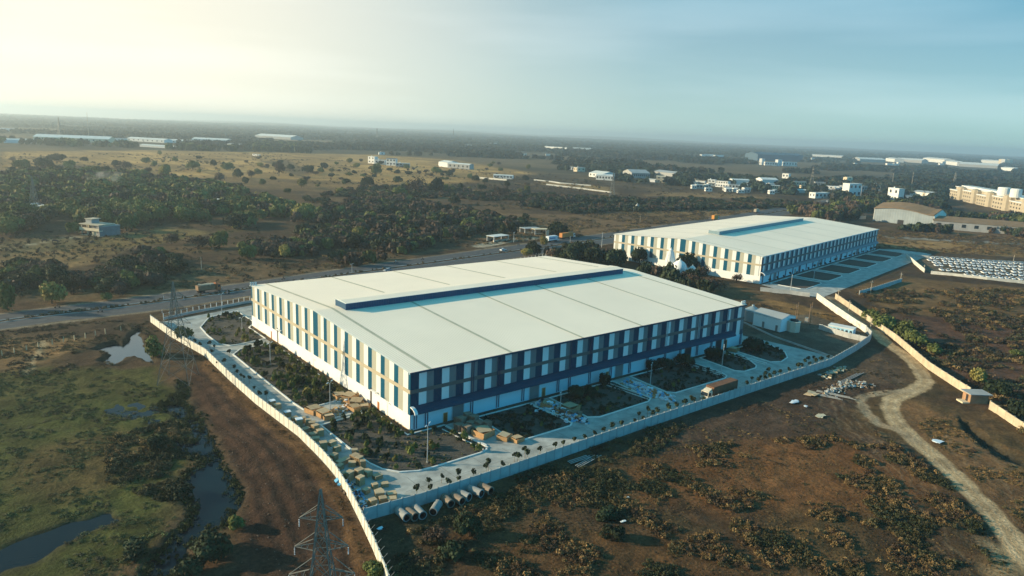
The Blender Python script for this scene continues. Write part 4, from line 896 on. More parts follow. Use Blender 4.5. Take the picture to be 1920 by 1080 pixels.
for i in range(nS):
    (xa, za_), (xb, zb_) = top[i], top[i+1]; xa_ = xa-.6*(i == 0); rz_ = hh*.34
    mb.hexa([(xa_, -1.2, za_), (xb, -1.2, zb_), (xb, Wd*.6, zb_+rz_), (xa_, Wd*.6, za_+rz_), (xa_, -1.2, za_+.5), (xb, -1.2, zb_+.5), (xb, Wd*.6, zb_+rz_+.5), (xa_, Wd*.6, za_+rz_+.5)], rb_); mb.hexa([(xa_, Wd*.6, za_+rz_), (xb, Wd*.6, zb_+rz_), (xb, Wd+1, zb_), (xa_, Wd+1, za_), (xa_, Wd*.6, za_+rz_+.5), (xb, Wd*.6, zb_+rz_+.5), (xb, Wd+1, zb_+.5), (xa_, Wd+1, za_+.5)], rb_)
mb.build('roof', HG); mb = MB(); mb.box(Ld*.42, Ld*.52, -.15, 0, 0, hh*.28, darkm); mb.build('door', HG)
building((1748, 428), (1990, 448), 12, 30, hg_, rb_, 'long low brown roofed shed running right from the hangar', 'shed', 'shed', 'gable', 10, 1, True)
building((1571, 405), (1613, 411), 5, 8, hg_, rb_, 'low broken shed at the left foot of the hangar', 'shed', 'shed', 'flat', 4)
# yellow apartment block
A_ = G(1778, 371); B_ = G(1925, 405); d = B_-A_; Ld = d.length; k = pxm(A_); hh = 22*k
yb = mat('stucco_yellow', (.40, .34, .24), .85, .12, .3); AB = empty('apartment_block', (A_.x, A_.y, 0), math.atan2(d.y, d.x), 'long yellow stepped apartment block with white flat roofs at the right', 'apartment block')
mb = MB(); mb.box(0, Ld, 8, 30, -.5, hh*.98, yb); mb.build('wall', AB); mb = MB(); mb.box(-1, Ld+1, 7, 31, hh*.98, hh*1.03, rw_); mb.box(8, Ld*.6, 12, 28, hh*1.03, hh*1.14, rw_); mb.build('roof', AB)
for i in range(5):
    x0 = Ld*(i+.06)/5; x1 = Ld*(i+.66)/5; hb = hh*(.72+.12*(i % 2))
    mb = MB(); mb.box(x0, x1, 0, 8, -.5, hb, yb); bay = mb.build('bay', AB); mb = MB(); mb.box(x0-1, x1+1, -1, 8, hb, hb+1.0, hw_); mb.build('bay_roof', bay)
    mb = MB(); mb.box(x1, x1+Ld*.045, 3, 8, -.5, hh*1.02, yb); mb.lathe([(Ld*.02, 0), (Ld*.02, hh*1.05), (0, hh*1.15)], yb, 10, (x1+Ld*.02, 3)); mb.build('stair_tower', AB)
    for r_ in range(3):
        for c in range(4):
            xc = x0+(x1-x0)*(c+.5)/4; z0 = hb*(r_+.3)/3; mb = MB(); mb.box(xc-1.4, xc+1.4, -.12, 0, z0, z0+hb*.15, darkm); mb.build('window', AB)
for i, (px, r_, lb) in enumerate(((1898, 7, 'bulky white roof tank on the yellow block, leftmost'), (1921, 6, 'second white roof tank on the yellow block at the frame edge'))):
    p = G(px, 398+i*4)+Vector((12, 14, 0)); mb = MB(); mb.lathe([(r_, 0), (r_, 9), (r_*.9, 10), (0, 10.4)], hw_, 18); o = mb.build('roof_tank'); o.location = (p.x+8, p.y+4, hh*1.0); tag(o, lb, 'water tank')
# round silo block on the far right horizon
p = G(1884, 309); k = pxm(p); mb = MB(); mb.lathe([(11*k, 0), (11*k, 9*k), (10.5*k, 10*k), (0, 10.3*k)], hc_, 20); o = mb.build('round_silo'); o.location = (p.x, p.y, 0); tag(o, 'broad round cream silo on the far right horizon', 'silo')
mb = MB(); mb.box(-13*k, -8*k, -3*k, 3*k, 0, 10.5*k, hw_); mb.build('stair_shaft', o)
for px, c, lb in ((1631, trim, 'left of two pale steel tanks behind the town'), (1640, whitep, 'right of two pale steel tanks behind the town'), (1650, mat('tank_orange', (.7, .42, .1), .6, .1, .5), 'orange round tank behind the town')):
    p = G(px, 350); k = pxm(p); mb = MB(); mb.lathe([(2.8*k, 0), (2.8*k, 5.5*k), (0, 6.6*k)], c, 14); o = mb.build('storage_tank'); o.location = (p.x, p.y, 0); tag(o, lb, 'tank'); mb = MB(); mb.lathe([(2.9*k, 2.6*k), (2.9*k, 2.9*k)], steel, 14); mb.build('hoop', o)
# unfinished two storey house in the left field
A_ = G(153, 440); B_ = G(187, 444); d = B_-A_; Ld = d.length; k = pxm(A_); UF = empty('unfinished_house', (A_.x, A_.y, 0), math.atan2(d.y, d.x), 'unfinished two storey cream house with open balcony in the left field', 'house')
fh = 10.5*k; cm_ = mat('house_bare', (.42, .36, .26), .9, .15, .5)
mb = MB(); mb.box(0, Ld, 3.5, 10, -.3, fh*2, hc_); mb.box(Ld*.55, Ld, .5, 3.5, -.3, fh, hc_); mb.build('wall', UF)
for i in range(3):
    mb = MB(); z = fh*i; mb.box(-1.0, Ld+.4, -.4, 10.4, z-.3 if i else -.3, z+.15, hc_ if i < 2 else cm_); mb.build('floor_slab', UF)
for z in (0, fh):
    for i in range(4): mb = MB(); xx = .2+(Ld-.6)*i/3; mb.box(xx, xx+.4, 0, .4, z+.15, z+fh-.3, cm_); mb.build('pillar', UF)
mb = MB(); mb.box(-.9, Ld+.3, -.4, -.2, fh+.15, fh+1.3, hc_); mb.build('parapet', UF)
for z in (.1, fh):
    for i in range(2): mb = MB(); xx = Ld*(.15+.45*i); mb.box(xx, xx+1.5, 3.4, 3.5, z+.5, z+2.6, darkm); mb.build('window', UF)
mb = MB(); mb.box(.3, Ld*.35, 3, 8, fh*2+.15, fh*2.75, hg_); mb.box(0, Ld*.42, 2.6, 8.4, fh*2.75, fh*2.85, cm_); mb.build('stair_room', UF)
building((187, 444), (226, 440), 14, 8, mat('annex_grey', (.17, .17, .17), .85, .2, .4), hg_, 'bare grey annex joined to the unfinished cream house', 'house', 'house', 'flat', 0)
# pavilion shrine in the scrub, roadside stalls
p = G(1194, 396); SH = empty('shrine', (p.x, p.y, 0), .4, 'tiny grey shrine with small dome in the open scrub', 'shrine'); k = pxm(p)
for sx in (-1, 1):
    for sy in (-1, 1): mb = MB(); mb.box(sx*2.4-.25, sx*2.4+.25, sy*2.4-.25, sy*2.4+.25, 0, 3.4, hw_); mb.build('pillar', SH)
mb = MB(); mb.box(-3, 3, -3, 3, 3.4, 3.8, hg_); mb.build('slab', SH); mb = MB(); mb.lathe([(1.8, 3.8), (1.8, 4.8), (1.2, 6.2), (.3, 7), (0, 7.8)], hg_, 12); mb.build('dome', SH)
def stall(px, py, w_, d_, h_, rz, lb, rm_):
    p = G(px, py); St = empty('roadside_stall', (p.x, p.y, 0), rz, lb, 'stall')
    for sx in (0, w_): 
        for sy in (0, d_): mb = MB(); mb.box(sx-.15, sx+.15, sy-.15, sy+.15, 0, h_, hw_); mb.build('post', St)
    mb = MB(); mb.box(-.5, w_+.5, -.5, d_+.5, h_, h_+.25, rm_); mb.build('roof', St); mb = MB(); mb.box(.3, w_*.55, d_-.4, d_-.1, 0, h_, cm_); mb.box(.2, w_-.3, .4, 1.1, 0, 1.0, cm_); mb.build('counter', St)
stall(926, 454, 13, 6, 3.2, .15, 'roadside stall on pillars left of the lorries', rw_)
stall(984, 438, 12, 7, 3.2, -.2, 'blue grey roofed roadside stall behind the trees', rg_)
stall(1003, 440, 10, 5, 3.4, -.3, 'sunlit cream roofed roadside stall left of the board', hc_)
p = G(1026, 446); SB = empty('signboard', (p.x, p.y, 0), .3, 'square roadside board beside the white lorry', 'sign'); mb = MB(); mb.box(-1.9, 1.9, -.08, .08, 1.8, 5.0, cm_); mb.build('panel', SB)
for s in (-1.5, 1.5): mb = MB(); mb.tube((s, .15, 0), (s, .15, 4.8), .09, .09, rust, 5); mb.build('post', SB)
p = G(652, 496); SB = empty('signboard', (p.x, p.y, 0), .3, 'small white board beside the highway over the sunlit roof', 'sign'); mb = MB(); mb.box(-1.3, 1.3, -.06, .06, 1.2, 3.0, hw_); mb.build('panel', SB); mb = MB(); mb.tube((0, .12, 0), (0, .12, 2.9), .08, .08, rust, 5); mb.build('post', SB)
# hut in the gap of the old wall
A_ = G(1818, 757); HT = empty('brick_hut', (A_.x, A_.y, 0), R(-38), 'small brick hut with flat slab roof in the gap of the yellow wall', 'hut')
mb = MB(); mb.box(0, 5.0, 0, 3.4, -.6, 2.7, brick); mb.build('wall', HT); mb = MB(); mb.box(-.6, 5.7, -.6, 4.0, 2.7, 2.9, hg_); mb.build('roof', HT)
mb = MB(); mb.box(-.06, 0, 1.0, 1.9, 0.1, 2.2, darkm); mb.build('doorway', HT); mb = MB(); mb.box(-2.0, -.1, 0, 2.8, -.3, .35, hc_); mb.build('step', HT)
# ------------------------------------------------------------------ vehicles
def veh_mats(): pass
def wheel(mb, x, y, r, w_, m=None):
    mb.tube((x, y-w_/2, r), (x, y+w_/2, r), r, r, m or rubber, 12)
def truck_box(loc, rz, L_, boxm, cabm, label, kind='container_truck', cat='truck', open_top=False, logo=False, H_=2.75):
    T = empty(kind, (loc[0], loc[1], .05), rz, label, cat)   # +x is forward
    mb = MB(); mb.box(0, L_, -1.24, 1.24, 1.15, 1.15+H_, boxm)
    for i in range(int(L_/.6)):
        for s in (-1, 1): mb.box(.2+i*.6, .38+i*.6, s*1.24-.03 if s < 0 else 1.24, -1.24 if s < 0 else 1.27, 1.25, 1.05+H_, boxm)
    if open_top:
        for i in range(14): mb.obox((rnd.uniform(.8, L_-.8), rnd.uniform(-.7, .7), 1.2+H_), (1.6, 1.2, .5), rnd.uniform(0, 3), cm_, .1)
    bx = mb.build('cargo_box', T)
    mb = MB(); mb.box(-.1, L_+1.4, -.5, .5, .75, 1.1, darkm); mb.build('chassis', T)
    mb = MB(); x0 = L_+.35
    mb.hexa([(x0, -1.2, .6), (x0+2.1, -1.2, .6), (x0+2.1, 1.2, .6), (x0, 1.2, .6), (x0, -1.15, 2.9), (x0+1.75, -1.15, 2.9), (x0+1.75, 1.15, 2.9), (x0, 1.15, 2.9)], cabm)
    mb.hexa([(x0, -1.0, 2.9), (x0+1.5, -1.0, 2.9), (x0+1.5, 1.0, 2.9), (x0, 1.0, 2.9), (x0, -.95, 3.5), (x0+.6, -.95, 3.3), (x0+.6, .95, 3.3), (x0, .95, 3.5)], cabm)
    cb = mb.build('cab', T)
    mb = MB(); mb.poly([(x0+2.0, -1.05, 1.75), (x0+2.0, 1.05, 1.75), (x0+1.82, 1.0, 2.7), (x0+1.82, -1.0, 2.7)], glass); mb.poly([(x0+.6, -1.215, 1.75), (x0+1.7, -1.215, 1.75), (x0+1.6, -1.18, 2.6), (x0+.6, -1.18, 2.6)], glass); mb.poly([(x0+.6, 1.215, 1.75), (x0+.6, 1.18, 2.6), (x0+1.6, 1.18, 2.6), (x0+1.7, 1.215, 1.75)], glass); mb.build('windscreen', cb)
    mb = MB(); mb.box(x0+2.1, x0+2.3, -1.2, 1.2, .45, .95, steel); mb.build('bumper', cb)
    for s in (-.9, .9): mb = MB(); mb.box(x0+2.1, x0+2.16, s-.18, s+.18, 1.05, 1.3, whitep); mb.build('headlight', cb)
    for xx in ([.9, 2.2, L_-1.8, L_-.5] if L_ > 8 else [1.0, 2.3]) + [x0+1.2]:
        for s in (-1, 1):
            mb = MB(); wheel(mb, xx, s*1.0, .52, .36); mb.build('wheel', T)
    if logo:
        mb = MB(); lg = mat('lorry_lettering', (.02, .08, .30), .5, .05, 1)
        for s in (-1, 1):
            for i, (a, b_) in enumerate(((1.0, .55), (1.8, .6), (2.6, .55), (3.4, .9), (4.5, .55), (5.3, .6), (6.1, .55))):
                y0, y1 = (-1.29, -1.275) if s < 0 else (1.275, 1.29); mb.box(a, a+b_, y0, y1, 2.1, 2.9, lg)
        mb.build('lettering', bx)
    return T
cabw = mat('cab_white', (.55, .55, .52), .45, .2, 1.2); cabc = mat('cab_cream', (.55, .48, .36), .5, .3, 1.5)
orr = mat('container_rust', (.16, .075, .038), .7, .3, .6); owh = mat('trailer_white', (.62, .66, .68), .5, .1, .5); oor = mat('trailer_orange', (.50, .20, .05), .6, .15, .6)
truck_box((87.5, -26.4), R(180), 11.0, orr, cabc, 'long rust brown container lorry with dusty cream cab parked on the shaded front lane')
hd = lambda i: math.atan2(HW_TOP[i+1][1]-HW_TOP[i][1], HW_TOP[i+1][0]-HW_TOP[i][0])
def hwp(px, t):     # point on the highway, t across from near edge to far edge, at the photo column px
    best = None
    for i, (a, b_) in enumerate(zip(hwB, hwT)):
        if i+1 >= len(hwB): break
        for q in range(8):
            s = q/8; ax_ = a[0]+(hwB[i+1][0]-a[0])*s; ay_ = a[1]+(hwB[i+1][1]-a[1])*s; bx_ = b_[0]+(hwT[i+1][0]-b_[0])*s; by_ = b_[1]+(hwT[i+1][1]-b_[1])*s
            x = ax_+(bx_-ax_)*t; y = ay_+(by_-ay_)*t; d = Vector((x, y, 0))-Vector(CP); z = d.dot(cf)
            if z < 10: continue
            u = 960+FOC*d.dot(cr)/z
            if best is None or abs(u-px) < best[0]: best = (abs(u-px), x, y, math.atan2(hwT[i+1][1]-b_[1], hwT[i+1][0]-b_[0]))
    return best[1:]
x, y, a = hwp(371, .70); truck_box((x, y), a, 7.0, rust, mat('cab_orange', (.35, .12, .05), .6, .3, 1), 'loaded brown tipper lorry on the highway left of the big warehouse', 'tipper_truck', open_top=True, H_=1.9)
x, y, a = hwp(1024, .86); truck_box((x, y), a, 8.5, owh, cabw, 'white box lorry with dark blue lettering on the highway', 'box_truck', logo=True)
x, y, a = hwp(1050, .96); truck_box((x+1, y+1), a, 12, oor, cabw, 'orange sided trailer lorry with white cab, just ahead of the white lorry')
x, y, a = hwp(1336, .70); truck_box((x, y), a, 8.0, mat('lorry_orange', (.62, .26, .05), .6, .1, .6), cabw, 'orange lorry showing above the far eave of the second warehouse', H_=3.4)
x, y, a = hwp(1415, .80); truck_box((x, y), a, 7.0, cm_, cabw, 'tan covered lorry on the highway beyond the second warehouse')
def car_mesh(pm):
    mb = MB()
    st = [(-2.1, .35, .75, .78), (-1.9, .30, .95, .84), (-.9, .28, .98, .86), (.9, .28, .95, .86), (1.75, .30, .80, .82), (2.1, .38, .62, .72)]
    for i in range(5):
        (xa, b0, t0, w0), (xb, b1, t1, w1) = st[i], st[i+1]
        mb.hexa([(xa, -w0, b0), (xb, -w1, b1), (xb, w1, b1), (xa, w0, b0), (xa, -w0, t0), (xb, -w1, t1), (xb, w1, t1), (xa, w0, t0)], pm)
    return mb
def cabin(mb, pm):
    mb.hexa([(-1.65, -.78, .93), (1.05, -.78, .93), (1.05, .78, .93), (-1.65, .78, .93), (-1.25, -.62, 1.44), (.35, -.62, 1.44), (.35, .62, 1.44), (-1.25, .62, 1.44)], glass)
    mb.box(-1.22, .32, -.6, .6, 1.44, 1.47, pm); return mb
def road_car(x, y, a, pm, lb, z=.05):
    T = empty('car', (x, y, z), a, lb, 'car'); car_mesh(pm).build('body', T); cabin(MB(), pm).build('cabin', T)
    for xx in (-1.3, 1.3):
        for s in (-1, 1): mb = MB(); wheel(mb, xx, s*.76, .31, .2); mb.build('wheel', T)
    for s in (-.55, .55): mb = MB(); mb.box(2.08, 2.13, s-.14, s+.14, .5, .62, plast); mb.build('headlight', T)
    return T
cwh = mat('car_white', (.72, .73, .72), .3, .03, .5, spec=.5); csv = mat('car_silver', (.36, .38, .40), .3, .05, .5, metal=.4); cdk = mat('car_dark', (.05, .055, .06), .3, .05, .5)
for px, t_, pm, lb, fl in ((943, .66, cwh, 'bright white car on the highway left of the lorries', 1), (727, .33, csv, 'silver car half hidden behind the sunlit warehouse roof', 0), (1500, .72, cwh, 'white car on the highway below the pylon', 1), (1528, .78, mat('car_red', (.30, .05, .03), .3, .05, .5), 'dark red car on the far highway bend', 1),
                           (1529, .60, cwh, 'white van like car leading on the far highway bend', 1), (1551, .70, cwh, 'farthest white car on the highway by the big trees', 1), (1483, .28, cwh, 'white car just beyond the far corner of the second warehouse roof', 0)):
    x, y, a = hwp(px, t_); road_car(x, y, a+(math.pi if fl == 0 else 0), pm, lb)
# the packed car lot
ROWS = [((1738, 485), (1922, 497), 'farthest row'), ((1742, 489.5), (1922, 502.5), 'second farthest row'), ((1750, 493.5), (1922, 507), 'third farthest row'), ((1754, 499), (1922, 512.5), 'middle row'), ((1766, 507.5), (1922, 518), 'second nearest row'), ((1813, 518.5), (1922, 525.5), 'nearest row')]
cm_w = cabin(car_mesh(cwh), cwh)
for s in (-1.3, 1.3):
    for q in (-1, 1): wheel(cm_w, s, q*.76, .31, .2)
lotbase = None
for ri, (a_, b_, rn) in enumerate(ROWS):
    A = G(*a_); B = G(*b_); n_ = max(2, int((B-A).length/2.75)); d = (B-A); ang = math.atan2(d.y, d.x)-math.pi/2
    for i in range(n_):
        if rnd.random() < .04: continue
        p = A+d*(i/(n_-1))
        if lotbase is None: lotbase = o = cm_w.build('parked_car')
        else: o = lotbase.copy(); COL.objects.link(o)
        o.location = (p.x+rnd.uniform(-.3, .3), p.y+rnd.uniform(-.4, .4), .06+hz(p.x, p.y)); o.rotation_euler = (0, 0, ang+rnd.uniform(-.04, .04)+(math.pi if rnd.random() < .15 else 0))
        tag(o, 'white car parked in the %s of the packed car lot' % rn, 'car', 'white cars, %s of the packed car lot' % rn)
# motorbikes with riders
def rider(x, y, a, lb, shirt):
    T = empty('motorbike', (x, y, .05), a, 'motorbike ' + lb, 'motorbike'); mb = MB()
    mb.tube((-.25, 0, .75), (.35, 0, .8), .14, .16, darkm, 8); mb.tube((.45, 0, .9), (.65, 0, .3), .04, .04, steel, 6); mb.tube((.5, -.3, 1.05), (.5, .3, 1.05), .03, .03, darkm, 6); mb.tube((-.5, 0, .3), (0, 0, .6), .06, .08, steel, 6); mb.build('frame', T)
    for xx in (-.6, .68): mb = MB(); mb.tube((xx, -.05, .3), (xx, .05, .3), .3, .3, rubber, 14); mb.build('wheel', T)
    # rider: one skinned figure, seated
    J = [(-.15, 0, .92), (-.12, 0, 1.15), (-.05, 0, 1.42), (-.02, 0, 1.55), (0, 0, 1.68), (-.04, .19, 1.40), (.18, .24, 1.18), (.44, .26, 1.08), (-.04, -.19, 1.40), (.18, -.24, 1.18), (.44, -.26, 1.08), (.02, .13, .90), (.34, .18, .80), (.14, .18, .38), (.26, .18, .33), (.02, -.13, .90), (.34, -.18, .80), (.14, -.18, .38), (.26, -.18, .33)]
    Ed = [(0, 1), (1, 2), (2, 3), (3, 4), (2, 5), (5, 6), (6, 7), (2, 8), (8, 9), (9, 10), (0, 11), (11, 12), (12, 13), (13, 14), (0, 15), (15, 16), (16, 17), (17, 18)]
    Rr = [.16, .15, .17, .06, .115, .07, .05, .04, .07, .05, .04, .1, .075, .05, .04, .1, .075, .05, .04]
    me = bpy.data.meshes.new('person'); me.from_pydata(J, Ed, []); me.materials.append(shirt); o = bpy.data.objects.new('person', me); COL.objects.link(o)
    sk = o.modifiers.new('skin', 'SKIN'); o.modifiers.new('sub', 'SUBSURF').levels = 1
    for v, r in zip(me.skin_vertices[0].data, Rr): v.radius = (r, r)
    me.skin_vertices[0].data[0].use_root = True
    o.location = (x, y, .05); o.rotation_euler = (0, 0, a); tag(o, 'person riding the motorbike ' + lb, 'person')
    mb = MB(); mb.lathe([(.13, 1.64), (.14, 1.72), (.1, 1.82), (0, 1.85)], darkm, 10); h = mb.build('helmet', o)
for px, t_, lb, fl, sh_ in ((106, .90, 'on the far lane at the extreme left of the highway', 0, mat('shirt_brown', (.16, .09, .06), .9, .1, 3)), (187, .30, 'on the near lane left of the pylon top', 1, mat('shirt_blue', (.1, .14, .2), .9, .1, 3)), (426, .36, 'on the near lane by the corner of the striped gable', 1, mat('shirt_blue', (.1, .14, .2))),
                            (531, .80, 'just above the near end of the sunlit roof', 0, mat('shirt_dark', (.05, .05, .06), .9, .1, 3)), (740, .84, 'beyond the silver car', 0, mat('shirt_white', (.5, .5, .5), .9, .1, 3)), (791, .80, 'alone on the highway above the middle of the roof', 0, mat('shirt_dark', (.05, .05, .06))), (973, .93, 'in front of the roadside stall', 0, mat('shirt_dark', (.05, .05, .06)))):
    x, y, a = hwp(px, t_); rider(x, y, a+(math.pi if fl else 0), lb, sh_)
# buffaloes in the left field
bufm = mat('buffalo_hide', (.03, .026, .024), .8, .15, 2)
for px, py, lb, rz in ((84, 454, 'dark buffalo grazing in the left field, leftmost of three', .4), (104, 455, 'dark buffalo grazing in the left field, middle of three', -.2), (173, 456, 'dark buffalo lying in the left field, nearest the cream house', .9)):
    p = G(px, py)
    J = [(-.95, 0, 1.15), (-.3, 0, 1.15), (.35, 0, 1.15), (.85, 0, 1.2), (1.2, 0, .85), (1.55, 0, .35), (-.95, .28, .85), (-1.05, .28, .5), (-.95, .28, .05), (-.95, -.28, .85), (-1.05, -.28, .5), (-.95, -.28, .05), (.75, .26, .75), (.75, .26, .4), (.75, .26, .05), (.75, -.26, .75), (.75, -.26, .4), (.75, -.26, .05), (-1.25, 0, 1.1), (-1.32, 0, .55)]
    Ed = [(1, 0), (1, 2), (2, 3), (3, 4), (4, 5), (0, 6), (6, 7), (7, 8), (0, 9), (9, 10), (10, 11), (3, 12), (12, 13), (13, 14), (3, 15), (15, 16), (16, 17), (0, 18), (18, 19)]
    Rr = [.36, .44, .44, .36, .22, .13, .2, .1, .08, .2, .1, .08, .17, .1, .08, .17, .1, .08, .06, .03]
    me = bpy.data.meshes.new('buffalo'); me.from_pydata(J, Ed, []); me.materials.append(bufm); o = bpy.data.objects.new('buffalo', me); COL.objects.link(o)
    o.modifiers.new('skin', 'SKIN'); o.modifiers.new('sub', 'SUBSURF').levels = 1
    for v, r in zip(me.skin_vertices[0].data, Rr): v.radius = (r, r)
    me.skin_vertices[0].data[1].use_root = True; o.location = (p.x, p.y, hz(p.x, p.y)-(.5 if 'lying' in lb else 0)); o.rotation_euler = (0, 0, rz); o.scale = (1.25,)*3; tag(o, lb, 'buffalo')
    mb = MB()
    for s in (-1, 1): mb.tube((1.35, s*.12, .75), (1.15, s*.42, .95), .05, .02, bufm, 6)
    mb.build('horns', o)

# ------------------------------------------------------------------ goods and rubbish
def pallet_stack(mb, w_, d_, nl, mt, top=None):
    z = 0
    for i in range(nl):
        for q in range(3): mb.box(-w_/2, w_/2, -d_/2+q*(d_-.1)/2, -d_/2+q*(d_-.1)/2+.1, z, z+.1, mt)
        mb.box(-w_/2+(i % 2)*.04, w_/2, -d_/2, d_/2, z+.1, z+.16, mt); z += .17
    if top: mb.box(-w_/2-.04, w_/2+.04, -d_/2-.04, d_/2+.04, z, z+.1, top)
    return z
PS = []
for w_, d_, nl, m, tp_, lb in ((1.35, 1.15, 9, wood, ply, 'ply topped crate stack'), (1.6, 1.25, 6, wood, ply, 'low ply topped crate stack'), (1.3, 1.2, 9, wood, plast, 'crate stack with white cover'), (1.5, 1.4, 8, mat('old_pallet', (.20, .145, .10), .9, .3, 1.5, rnd_amt=.25), mat('old_pallet', (.20, .145, .10)), 'tall bare slatted crate stack')):
    mb = MB(); pallet_stack(mb, w_, d_, nl, m, tp_); o = mb.build('crate_stack'); PS.append([o, lb, False])
def put_stack(k, x, y, rz, where, s=1.0, zs=1.0):
    o0, lb, used = PS[k]
    if used: o = o0.copy(); COL.objects.link(o)
    else: o = o0; PS[k][2] = True
    o.location = (x, y, .06); o.rotation_euler = (0, 0, rz); o.scale = (s, s, zs*s); tag(o, lb+' '+where, 'crate stack', lb+'s '+where)
lwp = lambda y: float(np.interp(y, [-28, -20, -7, 11, 34, 60], [-26.6, -24.6, -22.6, -21.6, -22.2, -21.6]))
y = 30.5
while y > -25.5:
    n_ = 1 if y > 18 else (2 if y > -4 else 3)
    for c in range(n_):
        xx = lwp(y)+1.9+c*1.95+rnd.uniform(-.25, .25)+(1.2 if y < -14 else 0)
        if rnd.random() < .2: continue
        put_stack(rnd.choice((0, 0, 1, 1, 2, 0, 1, 0)), xx+rnd.uniform(-.3, .3), y+rnd.uniform(-.5, .5), rnd.uniform(-.5, .5), 'lined up along the left boundary wall', rnd.uniform(.8, 1.1), rnd.uniform(.7, 1.25))
    y -= rnd.uniform(1.6, 2.1)
def open_crate(x, y, rz, s, lb, m=card, z=.06):
    C_ = empty('packing_crate', (x, y, z), rz, lb, 'crate')
    mb = MB(); a = s; h = s*.8; t = .06
    for q in ((-a, a, -a, -a+t), (-a, a, a-t, a)): mb.box(q[0], q[1], q[2], q[3], .12, h, m)
    for q in ((-a, -a+t), (a-t, a)): mb.box(q[0], q[1], -a+t, a-t, .12, h, m)
    mb.box(-a+t, a-t, -a+t, a-t, .12, h*.55, m); mb.build('box', C_)
    mb = MB()
    for zz in (.2, .5, .8): mb.box(-a-.04, a+.04, -a-.05, -a, h*zz, h*zz+.1, wood); mb.box(-a-.05, -a, -a, a, h*zz, h*zz+.1, wood)
    mb.build('slat', C_); mb = MB(); mb.obox((.1*s, .1*s, h+.06), (s*1.7, s*1.6, .07), rnd.uniform(-.4, .4), ply, rnd.uniform(-.12, .12)); mb.build('lid', C_); return C_
for x, y, rz, s, lb in ((-13.6, 21.6, .3, 1.6, 'brown packing crate at the lane end of the gable crate group, tallest'), (-12.6, 18.6, .1, 1.5, 'pale packing crate beside the lane, gable side'), (-12.4, 16.3, -.2, 1.2, 'small white banded crate at the kerb, gable side'), (-4.6, 26.8, .1, 1.5, 'square crate nearest the shrubs, gable side'), (-2.8, 24.6, .6, 1.7, 'flattened crate heap under the gable hood'),
                        (-3.2, 20.4, -.4, 1.7, 'tilted brown crate in the gable crate heap'), (-4.8, 17.8, .2, 1.3, 'lower crate at the end of the gable heap'), (-2.4, 17.3, .9, 1.2, 'dark crate leaning near the gable door'), (12.4, -11.4, .2, 1.9, 'bright orange brown open crate in the front yard by the corner bed'), (15.3, -15.6, .4, 1.35, 'round heaped brown crate near the front lane'), (17.0, -18.0, .1, 1.2, 'white topped brown crate at the front lane kerb'),
                        (36.6, -6.4, .5, 1.5, 'reddish box among the first white sacks'), (39.4, -11.6, .3, 1.9, 'large red brown box behind the first sack heap'), (37.4, -10.4, -.2, 1.3, 'pale wooden box beside the large red brown box'), (121.5, -3.6, .2, 1.4, 'red box at the last front door')):
    open_crate(x, y, rz, s, lb)
for x, y in ((9.2, -6.3), (10.8, -5.0), (12.0, -7.2), (9.8, -8.6), (11.6, -8.9), (13.6, -6.2), (13.4, -8.6), (14.8, -9.6), (13.2, -4.2), (11.0, -3.6)):
    put_stack(3, x, y, rnd.uniform(-.2, .4), 'in the pallet yard beside the corner bed', 1.15, rnd.uniform(1.0, 1.7))
for x, y in ((36.6, -12.6), (37.9, -13.8), (37.0, -15.2), (38.6, -15.4)): put_stack(3, x, y, rnd.uniform(0, .5), 'beside the first rubbish heap', 1.0, rnd.uniform(.9, 1.3))
def heap(name, pts, n_, mats_, sz, hh, label, cat='rubbish', kind='stuff', flat_=.5):
    mb = MB(); 
    for i in range(n_):
        t = rnd.random()*(len(pts)-1); k = int(t); f = t-k; a = pts[k]; b_ = pts[min(k+1, len(pts)-1)]; w_ = a[2]*(1-f)+b_[2]*f; g_ = rnd.gauss(0, .42)
        an = rnd.uniform(0, 6.28); x = a[0]*(1-f)+b_[0]*f+math.cos(an)*w_*g_; y = a[1]*(1-f)+b_[1]*f+math.sin(an)*w_*g_
        s = sz*rnd.uniform(.4, 1.3); z = max(.05, hh*(1-abs(g_)*1.4)*rnd.random())+hz(x, y)*(kind == 'x')
        mb.obox((x, y, z+.12), (s, s*rnd.uniform(.5, 1), s*flat_*rnd.uniform(.4, 1)), rnd.uniform(0, 3), rnd.choice(mats_), rnd.uniform(-.7, .7))
    return tag(mb.build(name), label, cat, kind=kind)
heap('rubbish_heap', [(36.5, -3.5, 2.5), (37, -8, 3), (36.6, -14, 2.6), (37.2, -18.5, 3)], 520, [plast, plast, bluepl, card, plast, darkm], .9, 1.3, 'first long heap of white and blue plastic waste beside red brown boxes')
heap('rubbish_heap', [(67.5, -5.5, 2.5), (67.6, -10, 3.2), (67.2, -15, 3.0), (67.5, -20, 3.2)], 620, [plast, plast, plast, bluepl, card], 1.0, 1.3, 'second heap of white plastic sacks spilling onto the front lane')
heap('rubbish_heap', [(-22.5, -12, 1.6), (-23.6, -19, 2.0), (-24.2, -26, 2.0)], 150, [darkm, bluepl, plast, wood, bark], .8, .5, 'dark litter and blue scraps in the wall corner behind the crates')
heap('rubbish_heap', [(-5, 25, 2.5), (-3.5, 20, 3), (-11, 19, 2.5)], 160, [card, ply, plast, wood], .9, .9, 'brown board litter around the gable side crates')
RB = Gm([(1545, 742), (1575, 728), (1600, 720), (1625, 722)])
heap('rubble_heap', [(a, b_, 3.2) for a, b_ in RB], 560, [hg_, hg_, trim, cm_, bark, bark, rust], .6, .6, 'heap of pale rubble and scrap on bare ground beyond the front wall', 'rubble')
RB = Gm([(1560, 700), (1580, 690), (1540, 710)]); heap('rubble_heap', [(a, b_, 2.5) for a, b_ in RB], 90, [hc_, hg_, wood], .8, .4, 'scattered pale debris uphill of the rubble heap', 'rubble')
